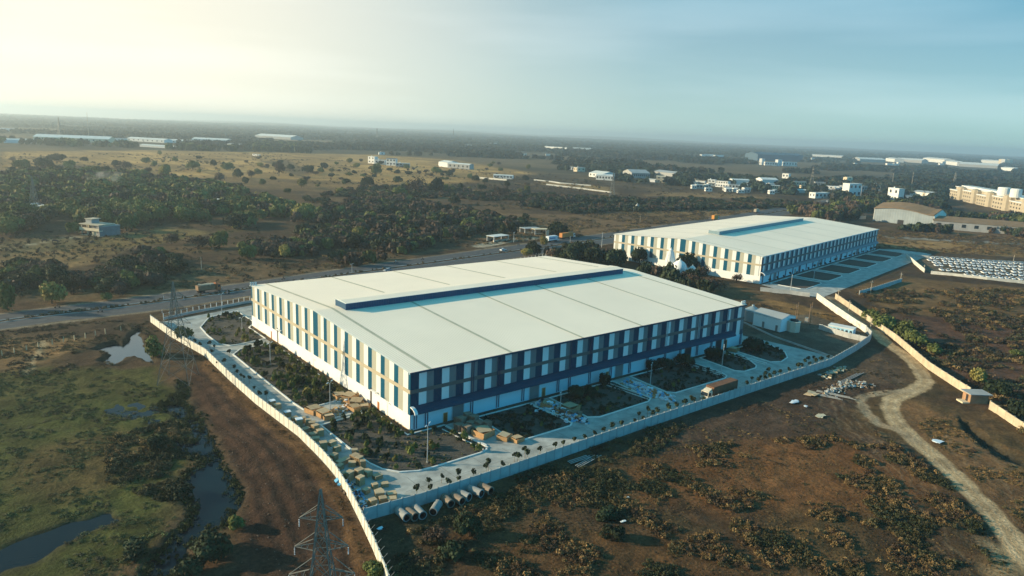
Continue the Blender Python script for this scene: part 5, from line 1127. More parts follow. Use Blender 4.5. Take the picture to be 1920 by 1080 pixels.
for pl, lb in (((1530, 736, 1605, 752), 'upper long pale board lying on the bare ground'), ((1520, 740, 1580, 752), 'lower long pale board lying on the bare ground'), ((1070, 872, 1112, 858), 'left of the thin poles lying by the front wall'), ((1086, 878, 1128, 855), 'right of the thin poles lying by the front wall'), ((1575, 722, 1620, 700), 'steel beam sticking out of the rubble heap')):
    a = G(pl[0], pl[1]); b_ = G(pl[2], pl[3]); d = b_-a; mb = MB()
    for q in range(3): mb.box(0, d.length*(1-.08*q), q*.45, q*.45+.15, .05+.05*q, .15+.05*q, hg_)
    o = mb.build('long_boards'); o.location = (a.x, a.y, hz(a.x, a.y)+.25); o.rotation_euler = (0, 0, math.atan2(d.y, d.x)); tag(o, lb, 'boards')
for px, py, w_, d_, m, lb in ((1521, 740, 3.5, 3.0, ply, 'crumpled pale sheet next to the long boards'), (1488, 755, 3.6, 1.3, plast, 'single pale panel lying flat on dark ground'), (1538, 782, 3.0, 1.6, hc_, 'pale slab in the weeds below the long boards'), (1510, 764, 1.0, .8, plast, 'two small white scraps below the pale panel'), (1168, 980, .9, .5, whitep, 'small bright white scrap in the brown weeds'), (1176, 935, .5, .5, whitep, 'tiny white scrap among golden bushes'), (1755, 829, 2.5, 2.0, plast, 'white debris at the rutted earth'), (712, 994, .9, .7, plast, 'pale lump on the dark ground by the wall corner')):
    p = G(px, py); mb = MB()
    for q in range(5): mb.obox((rnd.uniform(-w_*.25, w_*.25), rnd.uniform(-d_*.25, d_*.25), .1+.04*q), (w_*.7, d_*.7, .08), rnd.uniform(-.4, .4), m, rnd.uniform(-.15, .15))
    o = mb.build('loose_panel'); o.location = (p.x, p.y, hz(p.x, p.y)+.2); tag(o, lb, 'debris')
# concrete pipes below the front wall (photo columns of their two ends)
for (ax_, ay_, bx_, by_, lb) in ((746, 956, 763, 970, 'first concrete pipe from the wall corner'), (763, 956, 779, 969, 'second concrete pipe, stained, from the wall corner'), (778, 950, 793, 966, 'third, smooth pale concrete pipe from the wall corner'), (812, 959, 822, 943, 'broken pipe lying the other way, alone in the gap'), (832, 931, 846, 944, 'dirt filled rusty looking pipe in the second group'),
                                 (849, 928, 867, 939, 'pale concrete pipe right of the rusty one'), (860, 923, 880, 932, 'pale concrete pipe touching the next, second group'), (880, 915, 903, 925, 'long concrete pipe second from the right end'), (900, 909, 921, 920, 'brownish concrete pipe at the right end of the row')):
    a = G(ax_, ay_, .9); b_ = G(bx_, by_, .9); d = (b_-a).normalized(); c_ = (a+b_)/2; mb = MB(); n_ = 18; Lh = min(2.1, (b_-a).length/2)
    m = pipec if 'rusty' not in lb and 'brownish' not in lb and 'stained' not in lb else mat('pipe_stained', (.20, .155, .115), .9, .4, .8)
    i0 = len(mb.v); k = mb.mi(m); k2 = mb.mi(darkm)
    rg = [(-Lh, .78), (-Lh, .62), (Lh, .62), (Lh, .78), (Lh, .84), (Lh-.3, .84), (Lh-.32, .78)]
    for xx, rr in rg:
        for j in range(n_): t_ = 2*math.pi*j/n_; mb.v.append((xx, rr*math.cos(t_), rr*math.sin(t_)))
    for q in range(len(rg)):
        q2 = (q+1) % len(rg)
        for j in range(n_): mb.f.append((i0+q*n_+j, i0+q*n_+(j+1) % n_, i0+q2*n_+(j+1) % n_, i0+q2*n_+j)); mb.m.append(k if q != 1 else k2)
    o = mb.build('concrete_pipe', None, False); z_ = hz(c_.x, c_.y); o.location = (c_.x, c_.y, z_+.85); o.rotation_euler = (0, 0, math.atan2(d.y, d.x)); tag(o, lb, 'concrete pipe')

# ------------------------------------------------------------------ plants
def leafmat(name, col, var=.35, tr=.12):
    m = bpy.data.materials.new(name); m.use_nodes = True; t = m.node_tree; n = t.nodes; l = t.links; b = n['Principled BSDF']; b.inputs['Roughness'].default_value = .75; b.inputs['Specular IOR Level'].default_value = .15
    at = n.new('ShaderNodeAttribute'); at.attribute_name = 'tint'; oi = n.new('ShaderNodeObjectInfo')
    mr = n.new('ShaderNodeMapRange'); mr.inputs[3].default_value = .72; mr.inputs[4].default_value = 1.28; l.new(oi.outputs['Random'], mr.inputs[0])
    v = n.new('ShaderNodeVectorMath'); v.operation = 'MULTIPLY'; v.inputs[1].default_value = col; l.new(at.outputs['Color'], v.inputs[0]); s = n.new('ShaderNodeVectorMath'); s.operation = 'SCALE'; l.new(v.outputs[0], s.inputs[0]); l.new(mr.outputs[0], s.inputs['Scale']); l.new(s.outputs[0], b.inputs['Base Color'])
    MATS[name] = m; return m
LG = leafmat('leaves_green', (.095, .11, .03)); LD = leafmat('leaves_dark', (.024, .036, .016)); LB = leafmat('twigs_brown', (.07, .048, .034)); LO = leafmat('leaves_olive', (.165, .14, .038)); LY = leafmat('dry_gold', (.32, .185, .07)); LF = leafmat('foliage_far', (.055, .075, .038)); LN = leafmat('plant_mixed', (1, 1, 1))
def crown_arr(seed, nq, size, lobes=7, flatb=.25, hollow=.55, squash=.78, up=.5):
    """unit crown: radius about 1 across, from z=0 to z=1; returns quad corners (nq,4,3) and a light/dark clump tint"""
    r_ = np.random.RandomState(seed); C_ = []; Rd = []
    for i in range(lobes):
        a = r_.uniform(0, 6.28); d = r_.uniform(.15, .62)*(i > 0); C_.append((math.cos(a)*d, math.sin(a)*d, r_.uniform(.26, .66) if i else .58)); Rd.append(r_.uniform(.30, .50))
    C_ = np.array(C_); Rd = np.array(Rd); tl = r_.uniform(.7, 1.3, lobes); li = r_.randint(0, lobes, nq)
    v = r_.normal(size=(nq, 3)); v[:, 2] = np.abs(v[:, 2])*(1)-flatb*r_.rand(nq)*3.4; v /= np.linalg.norm(v, axis=1)[:, None]
    rr = Rd[li]*np.where(r_.rand(nq) < .75, r_.uniform(.85, 1.12, nq), r_.uniform(hollow, .9, nq))
    P = C_[li]+v*rr[:, None]*np.array([1, 1, squash]); nrm = v+r_.normal(size=(nq, 3))*.55; nrm[:, 2] += up*.4; nrm /= np.linalg.norm(nrm, axis=1)[:, None]
    a = np.cross(nrm, r_.normal(size=(nq, 3))); a /= np.linalg.norm(a, axis=1)[:, None]+1e-9; b_ = np.cross(nrm, a); s = size*r_.uniform(.5, 1.25, nq)[:, None]
    q = np.stack([P-a*s-b_*s*.7, P+a*s*.8-b_*s, P+a*s+b_*s*.8, P-a*s*.7+b_*s], 1)
    P2 = np.clip(q, [-9, -9, 0], [9, 9, 1.25]); return P2, tl[li]*r_.uniform(.8, 1.2, nq)
def quads_obj(name, Q, T, m, parent=None):
    n_ = len(Q); me = bpy.data.meshes.new(name); me.vertices.add(n_*4); me.vertices.foreach_set('co', Q.reshape(-1).astype(np.float32)); me.loops.add(n_*4); me.loops.foreach_set('vertex_index', np.arange(n_*4, dtype=np.int32)); me.polygons.add(n_); me.polygons.foreach_set('loop_start', (np.arange(n_)*4).astype(np.int32)); me.update()
    a = me.color_attributes.new('tint', 'FLOAT_COLOR', 'POINT')
    if T.ndim == 1: T = np.stack([T]*3, 1)
    c = np.ones((n_, 4)); c[:, :3] = T; a.data.foreach_set('color', np.repeat(c, 4, 0).reshape(-1).astype(np.float32)); me.materials.append(m)
    o = bpy.data.objects.new(name, me); COL.objects.link(o)
    if parent: o.parent = parent
    return o
def trunk_mesh(seed, m=bark):
    r_ = random.Random(seed); mb = MB(); mb.tube((0, 0, -.06), (.03, 0, .22), .055, .042, m, 7, False)
    for i in range(5):
        a = r_.uniform(0, 6.28)+i*1.3; d = r_.uniform(.3, .5); e_ = (math.cos(a)*d, math.sin(a)*d, r_.uniform(.45, .7)); mid = (e_[0]*.45, e_[1]*.45, .38); mb.tube((.03, 0, .2), mid, .03, .02, m, 5, False); mb.tube(mid, e_, .02, .007, m, 5, False)
    mb.tube((.03, 0, .2), (0, 0, .75), .035, .008, m, 5, False); return mb
TT = {}
def ttmpl(kind, var):
    k = (kind, var)
    if k in TT: return TT[k]
    sd = hash(kind) % 1 + {'green': 10, 'dark': 20, 'brown': 30, 'olive': 40, 'bush': 50}[kind]*10+var
    nq, sz, lb_, hol, m = {'green': (1500, .062, 9, .5, LG), 'dark': (1700, .062, 8, .5, LD), 'brown': (1000, .046, 9, .25, LB), 'olive': (1300, .058, 8, .45, LO), 'bush': (900, .075, 6, .4, LD)}[kind]
    Q, T = crown_arr(sd, nq, sz, lb_, hollow=hol)
    Q = Q.copy(); Q[..., 2] = .07+Q[..., 2]*.95 if kind != 'bush' else Q[..., 2]
    c = quads_obj('crown', Q, T, m); t = trunk_mesh(sd).build('trunk'); TT[k] = [c, t, False]; return TT[k]
def tree(x, y, w_, h_, kind, label, group=None, name='tree', cat='tree'):
    var = rnd.randint(0, 2); tm = ttmpl(kind, var); P = empty(name, (x, y, hz(x, y)-.1), rnd.uniform(0, 6.28), label, cat, group)
    for i in (0, 1):
        o = tm[i]
        if tm[2]: o = o.copy(); COL.objects.link(o)
        o.parent = P; o.scale = (1, 1, 1)
    tm[2] = True; P.scale = (w_/2*1.05, w_/2*1.05*rnd.uniform(.9, 1.1), h_); return P
KN = {'green': 'fresh green broad', 'dark': 'dense dark green', 'brown': 'brownish half bare', 'olive': 'yellowish olive', 'bush': 'low dark bushy'}
NAMED = [
 (97, 569, 56, 42, 'olive', 'bright yellow green tree standing right beside the highway at the left'), (14, 582, 52, 54, 'green', 'tall green tree at the left edge beside the highway'), (200, 562, 26, 16, 'green', 'round green bush at the highway edge, right of the bright tree'), (225, 556, 32, 22, 'brown', 'russet brown bush by the highway edge'), (120, 545, 27, 28, 'dark', 'slim dark tree behind the bright yellow green one'),
 (38, 512, 44, 26, 'green', 'wide green tree in the left scrub edge above the highway'), (295, 424, 16, 8, 'bush', 'lone round bush in the grey field right of the bare annex'), (139, 438, 34, 24, 'green', 'green tree touching the left side of the unfinished house'), (238, 433, 46, 32, 'green', 'green tree at the right end of the bare annex'), (322, 458, 30, 22, 'brown', 'pinkish brown tree in the dry field'), (372, 465, 52, 25, 'brown', 'broad brown tree right of the pinkish one'),
 (412, 466, 42, 36, 'green', 'green tree left of the striped warehouse, in the scrub'), (465, 486, 40, 30, 'green', 'green tree just above the left corner of the striped gable'), (535, 483, 24, 26, 'olive', 'small yellow green tree above the sunlit roof'), (672, 450, 46, 28, 'olive', 'olive crowned tree in the scrub above the ridge'), (572, 414, 48, 34, 'olive', 'large bright green tree in the middle of the brown scrub'),
 (523, 330, 27, 32, 'brown', 'tall bare branched tree in the tan field'), (576, 325, 26, 16, 'dark', 'dark round tree right of the bare branched one'), (609, 317, 17, 13, 'dark', 'small dark tree higher in the tan field'), (621, 332, 13, 8, 'dark', 'tiny round tree under the small dark one'), (656, 306, 13, 10, 'olive', 'little olive tree in the far tan field'), (669, 315, 14, 10, 'olive', 'little olive tree left of the white end house'), (704, 328, 22, 22, 'green', 'round green tree in front of the white end house'),
 (744, 326, 15, 8, 'dark', 'small dark tree right of the house group front'), (766, 327, 15, 7, 'dark', 'low dark tree beside the previous small one'), (786, 328, 10, 9, 'brown', 'bare little tree in the tan field'), (818, 327, 24, 14, 'green', 'wide green tree before the gabled shed end'), (848, 326, 16, 12, 'brown', 'brown bush before the pale roofed low shed'), (565, 352, 25, 18, 'olive', 'lime green tree in the lower tan strip'), (687, 351, 26, 20, 'dark', 'dark tree in the lower tan strip'), (649, 343, 22, 9, 'bush', 'low spreading bush in the lower tan strip'),
 (746, 341, 22, 11, 'bush', 'dark spreading bush in the middle tan strip'), (821, 362, 26, 30, 'dark', 'tall dark tree in the brown strip centre'), (834, 361, 17, 16, 'green', 'green bush at the right foot of the tall dark tree'), (862, 359, 18, 15, 'dark', 'round dark tree right of the tall dark one'), (783, 361, 44, 28, 'brown', 'broad grey brown tree left of the tall dark one'), (750, 369, 34, 20, 'green', 'fresh green tree in front of the grey brown one'), (905, 356, 22, 11, 'dark', 'low dark tree below the short white wall'), (951, 352, 15, 14, 'dark', 'dark tree under the long low white shed'),
 (940, 373, 28, 24, 'brown', 'brown tree in the open strip right of centre'), (851, 383, 26, 18, 'dark', 'very dark round bush in the brown strip'), (40, 317, 34, 20, 'green', 'left twin of the round field trees at the far left'), (86, 315, 32, 19, 'dark', 'right twin of the round field trees at the far left'), (107, 303, 32, 15, 'dark', 'dark tree behind the twin field trees'), (131, 316, 22, 16, 'green', 'smaller green tree right of the twins'), (200, 326, 22, 15, 'dark', 'dark tree at the upper edge of the left wood'), (236, 319, 30, 18, 'brown', 'dark red tree in the tan field'), (217, 311, 18, 11, 'dark', 'dark tree beside the red one'),
 (272, 306, 22, 11, 'green', 'grey green tree in the middle of the tan field'), (291, 312, 15, 11, 'green', 'small round tree near the grey green one'), (299, 291, 11, 9, 'olive', 'tiny far tree in the tan field'), (362, 319, 28, 18, 'green', 'round green tree in the right tan field'), (401, 312, 13, 13, 'dark', 'small upright dark tree in the tan field'), (425, 319, 27, 14, 'green', 'flat topped green tree in the tan field'), (447, 334, 22, 17, 'dark', 'dark tree above the brown scrub, left of the bare one'), (471, 333, 18, 15, 'brown', 'brownish tree next to the bare branched tree'), (413, 342, 28, 20, 'brown', 'purple brown tree at the field edge'), (311, 332, 32, 24, 'olive', 'tall greyish tree at the wood edge'), (276, 326, 20, 14, 'brown', 'small russet tree at the wood edge'),
 (942, 443, 22, 24, 'dark', 'left dark round tree behind the roadside stall'), (961, 442, 20, 26, 'dark', 'right dark round tree behind the roadside stall'), (1042, 443, 42, 28, 'dark', 'great dark round tree behind the two lorries'), (997, 478, 34, 26, 'dark', 'dark tree on the highway side of the sunlit roof peak'), (988, 481, 24, 16, 'olive', 'lime green bush above the sunlit roof peak'), (1018, 462, 20, 20, 'olive', 'yellow green tree between the highway and the white hut'),
 (1072, 492, 60, 36, 'dark', 'largest dark tree behind the far corner of the big roof'), (1114, 497, 46, 34, 'dark', 'second dark tree in the grove between the warehouses'), (1150, 500, 50, 34, 'dark', 'dark tree before the left corner of the second warehouse'), (1199, 494, 38, 32, 'dark', 'dark tree left of the temple spire'), (1212, 520, 52, 30, 'dark', 'dark tree between the roof end and the temple'), (1290, 508, 52, 34, 'dark', 'dark round tree right of the temple domes'), (1313, 525, 38, 30, 'brown', 'half bare tree against the striped wall of the second warehouse'), (1292, 532, 50, 26, 'brown', 'brown scrub tree below the temple'), (1265, 532, 46, 24, 'brown', 'brown scrub tree just under the large dome'), (1336, 548, 54, 28, 'brown', 'brown tree nearest the near eave end of the big roof'), (1310, 515, 26, 16, 'olive', 'olive bush in the scrub beside the temple'),
 (1381, 530, 22, 20, 'brown', 'small bare tree at the foot of the second striped gable'), (1416, 657, 42, 24, 'dark', 'dark tree at the east end beds beside the silo side wall'), (1340, 674, 36, 26, 'dark', 'dark bushy tree behind the tall lamp by the last doors'), (1283, 683, 40, 22, 'dark', 'dark tree beside the dark opening on the shaded front'), (1250, 690, 40, 20, 'dark', 'dark bush row tree left of the orange door'), (1225, 695, 30, 22, 'dark', 'dark tree beside the lamp of the second sack heap'), (1078, 745, 36, 26, 'dark', 'dark tree below the second doorway of the shaded front'), (1105, 742, 28, 20, 'dark', 'dark tree between the second doorway and the tall sapling'), (1132, 722, 24, 24, 'dark', 'upright dark tree beside the third door'),
 (1655, 615, 56, 30, 'green', 'large green bush behind the middle of the yellow wall'), (1632, 600, 34, 22, 'green', 'smaller green bush farther along the yellow wall'), (1690, 636, 50, 34, 'green', 'broad green bush nearest the bend of the track'), (1715, 650, 44, 30, 'green', 'green bush crown leaning over the yellow wall'), (1750, 662, 34, 22, 'green', 'separate round green bush behind the yellow wall'), (1830, 716, 40, 28, 'olive', 'olive bush above the small hut'), (1866, 742, 48, 34, 'dark', 'dark bush right of the small hut'), (1910, 785, 52, 36, 'dark', 'dark bush at the right edge behind the short yellow wall'), (1905, 668, 30, 14, 'green', 'low green bush in the right scrub'), (1760, 735, 1, 1, 'bush', ''),
 (286, 668, 44, 42, 'green', 'round willowy green tree by the marsh pool'), (345, 640, 36, 30, 'green', 'green shrub at the pylon legs against the wall'), (300, 842, 44, 36, 'dark', 'dark spreading bush in the marsh beside the stream'), (333, 926, 52, 26, 'dark', 'drooping dark bush leaning over the stream'), (255, 1032, 70, 28, 'bush', 'black green bush on the marsh bank at the bottom'), (402, 1040, 84, 50, 'dark', 'dark bush mass at the bottom beside the stream'), (440, 990, 40, 30, 'green', 'green bush at the stream bank corner'), (355, 1075, 60, 34, 'bush', 'low bush at the bottom edge beside the stream'),
 (818, 1015, 60, 36, 'brown', 'dark brown bush below the concrete pipes'), (880, 1005, 56, 44, 'dark', 'dark green bush right of the dark brown one'), (848, 1045, 60, 36, 'bush', 'low dark bush at the bottom below the pipes'), (700, 1078, 60, 30, 'green', 'green bush hanging at the lower end of the pale wall'), (1150, 1010, 50, 26, 'bush', 'black bush in the brown weeds, bottom centre'), (1140, 968, 60, 20, 'bush', 'dark hollow bush beside the white scrap'),
]
NAMED_XY = []
for px, py, w_, h_, kd, lb in NAMED:
    if not lb: continue
    p = G(px, py); k = pxm(p); tree(p.x, p.y, w_*k, h_*k*1.02, kd, lb); NAMED_XY.append((p.x, p.y, w_*k/2))
# free-standing scatter in the traced wood and scrub areas
WOOD = [
 ('in the dense wood of the left middle distance', [(0, 332), (100, 326), (250, 332), (350, 348), (400, 352), (520, 385), (610, 420), (500, 440), (450, 430), (400, 420), (270, 415), (250, 428), (150, 418), (110, 402), (60, 430), (0, 445)], 46, ('green', 'olive', 'green', 'dark', 'green', 'brown'), (9, 17), (6, 10.5), 1300),
 ('in the scrub belt above the highway', [(190, 522), (250, 482), (310, 470), (360, 462), (480, 432), (600, 402), (720, 365), (850, 400), (1000, 420), (900, 440), (820, 458), (640, 508), (560, 520), (480, 500), (360, 503), (300, 520), (270, 558), (190, 572), (60, 568), (0, 558), (0, 515), (60, 490), (130, 522)], 30, ('brown', 'dark', 'brown', 'green', 'brown', 'dark'), (5, 12), (3.2, 7), 1300),
 ('in the dark scrub beyond the two warehouses', [(560, 375), (700, 352), (1000, 362), (1200, 378), (1340, 374), (1480, 378), (1560, 385), (1470, 390), (1250, 396), (1150, 402), (1000, 412), (850, 404), (700, 400)], 60, ('dark', 'bush', 'brown', 'dark'), (6, 11), (3, 5.5), 1500),
 ('in the grove round the hangar and town', [(1540, 385), (1660, 378), (1760, 385), (1800, 395), (1920, 412), (1920, 428), (1760, 412), (1700, 405), (1560, 420), (1480, 400)], 70, ('dark', 'dark', 'green', 'brown'), (9, 15), (7, 11), 260),
 ('in the hedge row before the hangar', [(1640, 418), (1750, 424), (1920, 440), (1920, 448), (1740, 436), (1650, 430)], 60, ('dark', 'brown', 'dark'), (7, 12), (5, 8), 70),
 ('in the tree belt before the far left factory sheds', [(-20, 268), (120, 275), (300, 281), (450, 285), (580, 288), (580, 272), (470, 270), (430, 280), (300, 277), (100, 270), (-20, 262)], 46, ('dark', 'dark', 'green'), (12, 20), (9, 14), 330),
 ('in the grove between the two warehouses', [(1040, 478), (1100, 478), (1160, 490), (1260, 520), (1340, 560), (1240, 545), (1180, 515), (1100, 500), (1010, 482)], 26, ('dark', 'brown', 'dark'), (6, 11), (5, 9), 60),
]
def projpx(x, y):
    dx = x-CP[0]; dy = y-CP[1]; dz = -CP[2]; z = dx*cf.x+dy*cf.y+dz*cf.z
    return 960+FOC*(dx*cr.x+dy*cr.y+dz*cr.z)/z, 540-FOC*(dx*cu.x+dy*cu.y+dz*cu.z)/z, z
BB = [(min(a[0], b_[0])-2, max(a[0], b_[0])+2, min(a[1], b_[1])-(5 if a[1] > 300 else 1), max(a[1], b_[1])+(8.5 if a[1] > 300 else 1.5)) for a, b_, *_ in BL]+[(1610, 1750, 398, 432), (1770, 1925, 362, 412), (1000, 1110, 334, 350), (1020, 1150, 345, 364), (148, 230, 425, 448)]
def clear_of(px, py):
    ok = np.ones(px.shape, bool)
    for a, b_, c, d in BB: ok &= ~((px > a) & (px < b_) & (py > c) & (py < d))
    return ok
big = []      # (x, y, w, h, kind, area label)
for wi, (wl, P, _, kinds, wr, hr_, cnt) in enumerate(WOOD):
    g_ = np.array(Gm(P)); lo = g_.min(0); hi = g_.max(0); N_ = cnt*6; x = nr.uniform(lo[0], hi[0], N_); y = nr.uniform(lo[1], hi[1], N_)
    ok = inside([tuple(q) for q in g_], x, y) & (fbm(x, y, 38, 3, wi*3.3) > (.52 if wi == 1 else .45 if wi else .41)); u, v, z = projpx(x, y); ok &= clear_of(u, v)
    x = x[ok][:cnt]; y = y[ok][:cnt]
    for a, b_ in zip(x, y):
        kd = rnd.choice(kinds); q = rnd.random(); w_ = wr[0]+(wr[1]-wr[0])*q; h_ = hr_[0]+(hr_[1]-hr_[0])*min(1, max(0, q+rnd.uniform(-.3, .3)))
        if kd == 'bush': h_ *= .6
        if any((a-t_[0])**2+(b_-t_[1])**2 < (t_[2]*.8)**2 for t_ in NAMED_XY): continue
        big.append((float(a), float(b_), w_, h_, kd, wl, w_/dist((a, b_))))
big.sort(key=lambda t_: -t_[6])
for a, b_, w_, h_, kd, wl, _ in big[:175]:
    tree(a, b_, w_, h_, kd, '%s tree %s' % (KN[kd], wl), '%s trees %s' % (KN[kd], wl))
# everything smaller merges into one mesh per kind of growth
def merge(name, items, nq, size, lobes, label, cat, m=None, seed=0, nvar=5, kind='stuff', **kw):
    """items: array of x,y,z,w,h,r,g,b"""
    V = [crown_arr(seed+i, nq, size, lobes, **kw) for i in range(nvar)]; out = []; tt = []
    it = np.array(items); vi = nr.randint(0, nvar, len(it)); rot = nr.uniform(0, 6.28, len(it))
    for k in range(nvar):
        s = it[vi == k]; r_ = rot[vi == k]
        if not len(s): continue
        Q, T = V[k]; c = np.cos(r_)[:, None, None]; sn = np.sin(r_)[:, None, None]; x = Q[None, ..., 0]; y = Q[None, ..., 1]; w2_ = (s[:, 3]/2)[:, None, None]
        X_ = (x*c-y*sn)*w2_+s[:, 0][:, None, None]; Y_ = (x*sn+y*c)*w2_+s[:, 1][:, None, None]; Z_ = Q[None, ..., 2]*s[:, 4][:, None, None]+s[:, 2][:, None, None]
        out.append(np.stack([X_, Y_, Z_], -1).reshape(-1, 4, 3)); tt.append((T[None, :, None]*s[:, None, 5:8]).reshape(-1, 3))
    return tag(quads_obj(name, np.concatenate(out), np.concatenate(tt), m or LN), label, cat, kind=kind)
KC = {'green': (.085, .095, .028), 'dark': (.026, .036, .018), 'brown': (.068, .046, .032), 'olive': (.15, .125, .038), 'bush': (.034, .042, .02)}
it = []
for a, b_, w_, h_, kd, wl, _ in big[175:]:
    f = rnd.uniform(.75, 1.25); c = KC[kd]; it.append((a, b_, hz(a, b_)-.2, w_, h_*1.1, c[0]*f, c[1]*f, c[2]*f))
merge('woodland', it, 300, .115, 7, 'mixed woodland and scrub filling the middle distance', 'woodland', seed=300)
# far country: trees to the horizon
N_ = 90000; th = nr.uniform(PAN-R(42), PAN+R(44), N_); rr = 430*np.exp(nr.rand(N_)**.92*math.log(9500/430)); x = CP[0]+rr*np.cos(th); y = CP[1]+rr*np.sin(th); u, v, z = projpx(x, y)
FLD = [ZN[i][0] for i in (0, 1, 3)]; ok = (z > 50) & clear_of(u, v) & (u > -60) & (u < 1980)
for P in FLD: ok &= ~inside(P, u, v)
FN = [(0, 250), (480, 280), (700, 296), (1000, 318), (1200, 345), (1330, 352), (1480, 366), (1600, 378), (1960, 410), (1960, 200), (0, 150)]
ok &= inside(FN, u, v); ok &= (fbm(x, y, 260, 3, 5.5) > .43) | (rr > 2500); ok &= fbm(x, y, 420, 4, 6.6) < .58
x = x[ok]; y = y[ok]; rr = rr[ok]; big_ = 1+rr/3500
f = nr.uniform(.7, 1.3, len(x)); br = nr.rand(len(x)) < .22; c0 = np.where(br[:, None], np.array([[.045, .04, .028]]), np.array([[.024, .038, .024]]))*f[:, None]
w_ = nr.uniform(8, 15, len(x))*big_; h_ = nr.uniform(5.5, 10.5, len(x))*(1+rr/14000)
near_ = rr < 1500
itf = np.column_stack([x, y, np.zeros(len(x))-.3, w_, h_, c0])
merge('far_woodland', itf[near_], 60, .24, 5, 'green tree country beyond the fields and town', 'woodland', seed=400, hollow=.7)
merge('horizon_woodland', itf[~near_], 12, .5, 4, 'hazy carpet of trees reaching the horizon', 'woodland', seed=420, hollow=.8, nvar=7)
# shrubs in rows in the garden beds
GS = [quads_obj('garden_shrub', *crown_arr(500+i, 260, .12, 5, hollow=.3), (LG, LD, LO)[i]) for i in range(3)]; gs_used = [False]*3
def shrub(x, y, w_, h_, k, label, group):
    o = GS[k]
    if gs_used[k]: o = o.copy(); COL.objects.link(o)
    gs_used[k] = True; o.location = (x, y, .07); o.scale = (w_/2, w_/2, h_); o.rotation_euler = (0, 0, rnd.uniform(0, 6)); tag(o, label, 'shrub', group)
for nm, n_, sz, lb in (('garden_bed_gable_far', 30, (1.0, 2.0), 'in the far bed beside the gable'), ('garden_bed_gable', 92, (1.1, 2.6), 'in the long bed beside the gable'), ('garden_bed_corner', 62, (1.1, 2.3), 'in the curved corner bed'), ('garden_bed_front_first', 14, (.8, 1.5), 'in the first bed of the shaded front'), ('garden_bed_front_second', 22, (.8, 1.7), 'in the second bed of the shaded front'), ('garden_bed_front_third', 24, (.8, 1.6), 'in the third bed of the shaded front'), ('garden_bed_front_fourth', 10, (.8, 1.5), 'in the fourth bed of the shaded front'), ('garden_bed_front_fifth', 16, (.8, 1.5), 'in the rounded last bed of the shaded front')):
    P = BEDS[nm]; a = np.array(P); c = 0
    while c < n_:
        x = rnd.uniform(a[:, 0].min()+.8, a[:, 0].max()-.8); y = rnd.uniform(a[:, 1].min()+.8, a[:, 1].max()-.8); y = round(y/1.9)*1.9+rnd.uniform(-.35, .35)
        if not inside(P, np.array([x]), np.array([y]))[0]: continue
        s = rnd.uniform(*sz); k = rnd.choice((0, 1, 2, 0)) if 'shaded' not in lb else rnd.choice((1, 1, 0)); kn = ('fresh green', 'dark green', 'olive')[k]; shrub(x, y, s, s*rnd.uniform(.8, 1.35), k, '%s shrub %s' % (kn, lb), '%s shrubs %s' % (kn, lb)); c += 1
y = 26.0
while y < 79:
    shrub(-2.6+rnd.uniform(-.3, .3), y, rnd.uniform(1.4, 2.2), rnd.uniform(.8, 1.5), rnd.choice((0, 2)), 'hedge shrub growing against the foot of the sunlit gable', 'hedge shrubs along the sunlit gable'); y += 1.5
y = -.5
while y < 15: shrub(-2.3+rnd.uniform(-.2, .2), y, rnd.uniform(1.3, 2), rnd.uniform(.8, 1.4), rnd.choice((0, 2)), 'hedge shrub between the gable crates and the near corner', 'hedge shrubs at the near corner of the gable'); y += 1.5
for nm, n_, cl in (('garden_bed_gable_far', 150, 1), ('garden_bed_gable', 380, 1), ('garden_bed_corner', 200, 1), ('garden_bed_front_first', 420, 0), ('garden_bed_front_second', 300, 0), ('garden_bed_front_third', 260, 0), ('garden_bed_front_fourth', 160, 0), ('garden_bed_front_fifth', 200, 0)):
    a = np.array(BEDS[nm]); x = nr.uniform(a[:, 0].min(), a[:, 0].max(), n_*3); y = nr.uniform(a[:, 1].min(), a[:, 1].max(), n_*3); ok = inside(BEDS[nm], x, y) & (dpath(BEDS[nm], x, y, True) > .6) & (fbm(x, y, 4, 3, 2.9) > .42); x = x[ok][:n_]; y = y[ok][:n_]; m_ = len(x); f = nr.uniform(.6, 1.4, m_)[:, None]; cc = np.where(nr.rand(m_)[:, None] < .6, np.array([[.05, .065, .025]]), np.array([[.10, .085, .045]])) if cl else np.full((m_, 3), 1.)*np.array([[.03, .042, .022]])
    merge('bed_grass', np.column_stack([x, y, np.full(m_, .06), nr.uniform(.4, 1.3, m_), nr.uniform(.15, .6, m_), cc*f]), 20, .28, 4, 'grass and weeds covering a garden bed beside the big warehouse', 'grass', seed=560)
# paths of white edging between the beds
mb = MB()
for x0 in (8.0, 35.6, 62.5, 96.5, 117.8): path_strip(mb, [(x0, -2.6), (x0+1.5, -17.2)], .22, .05, .3, kerbm); path_strip(mb, [(x0-1.5, -3.5), (x0+.1, -17.4)], .18, .05, .25, kerbm)
path_strip(mb, [(-15.2, 15.4), (-2.2, 16.0)], .22, .05, .3, kerbm)
tag(mb.build('bed_edging'), kind='structure')
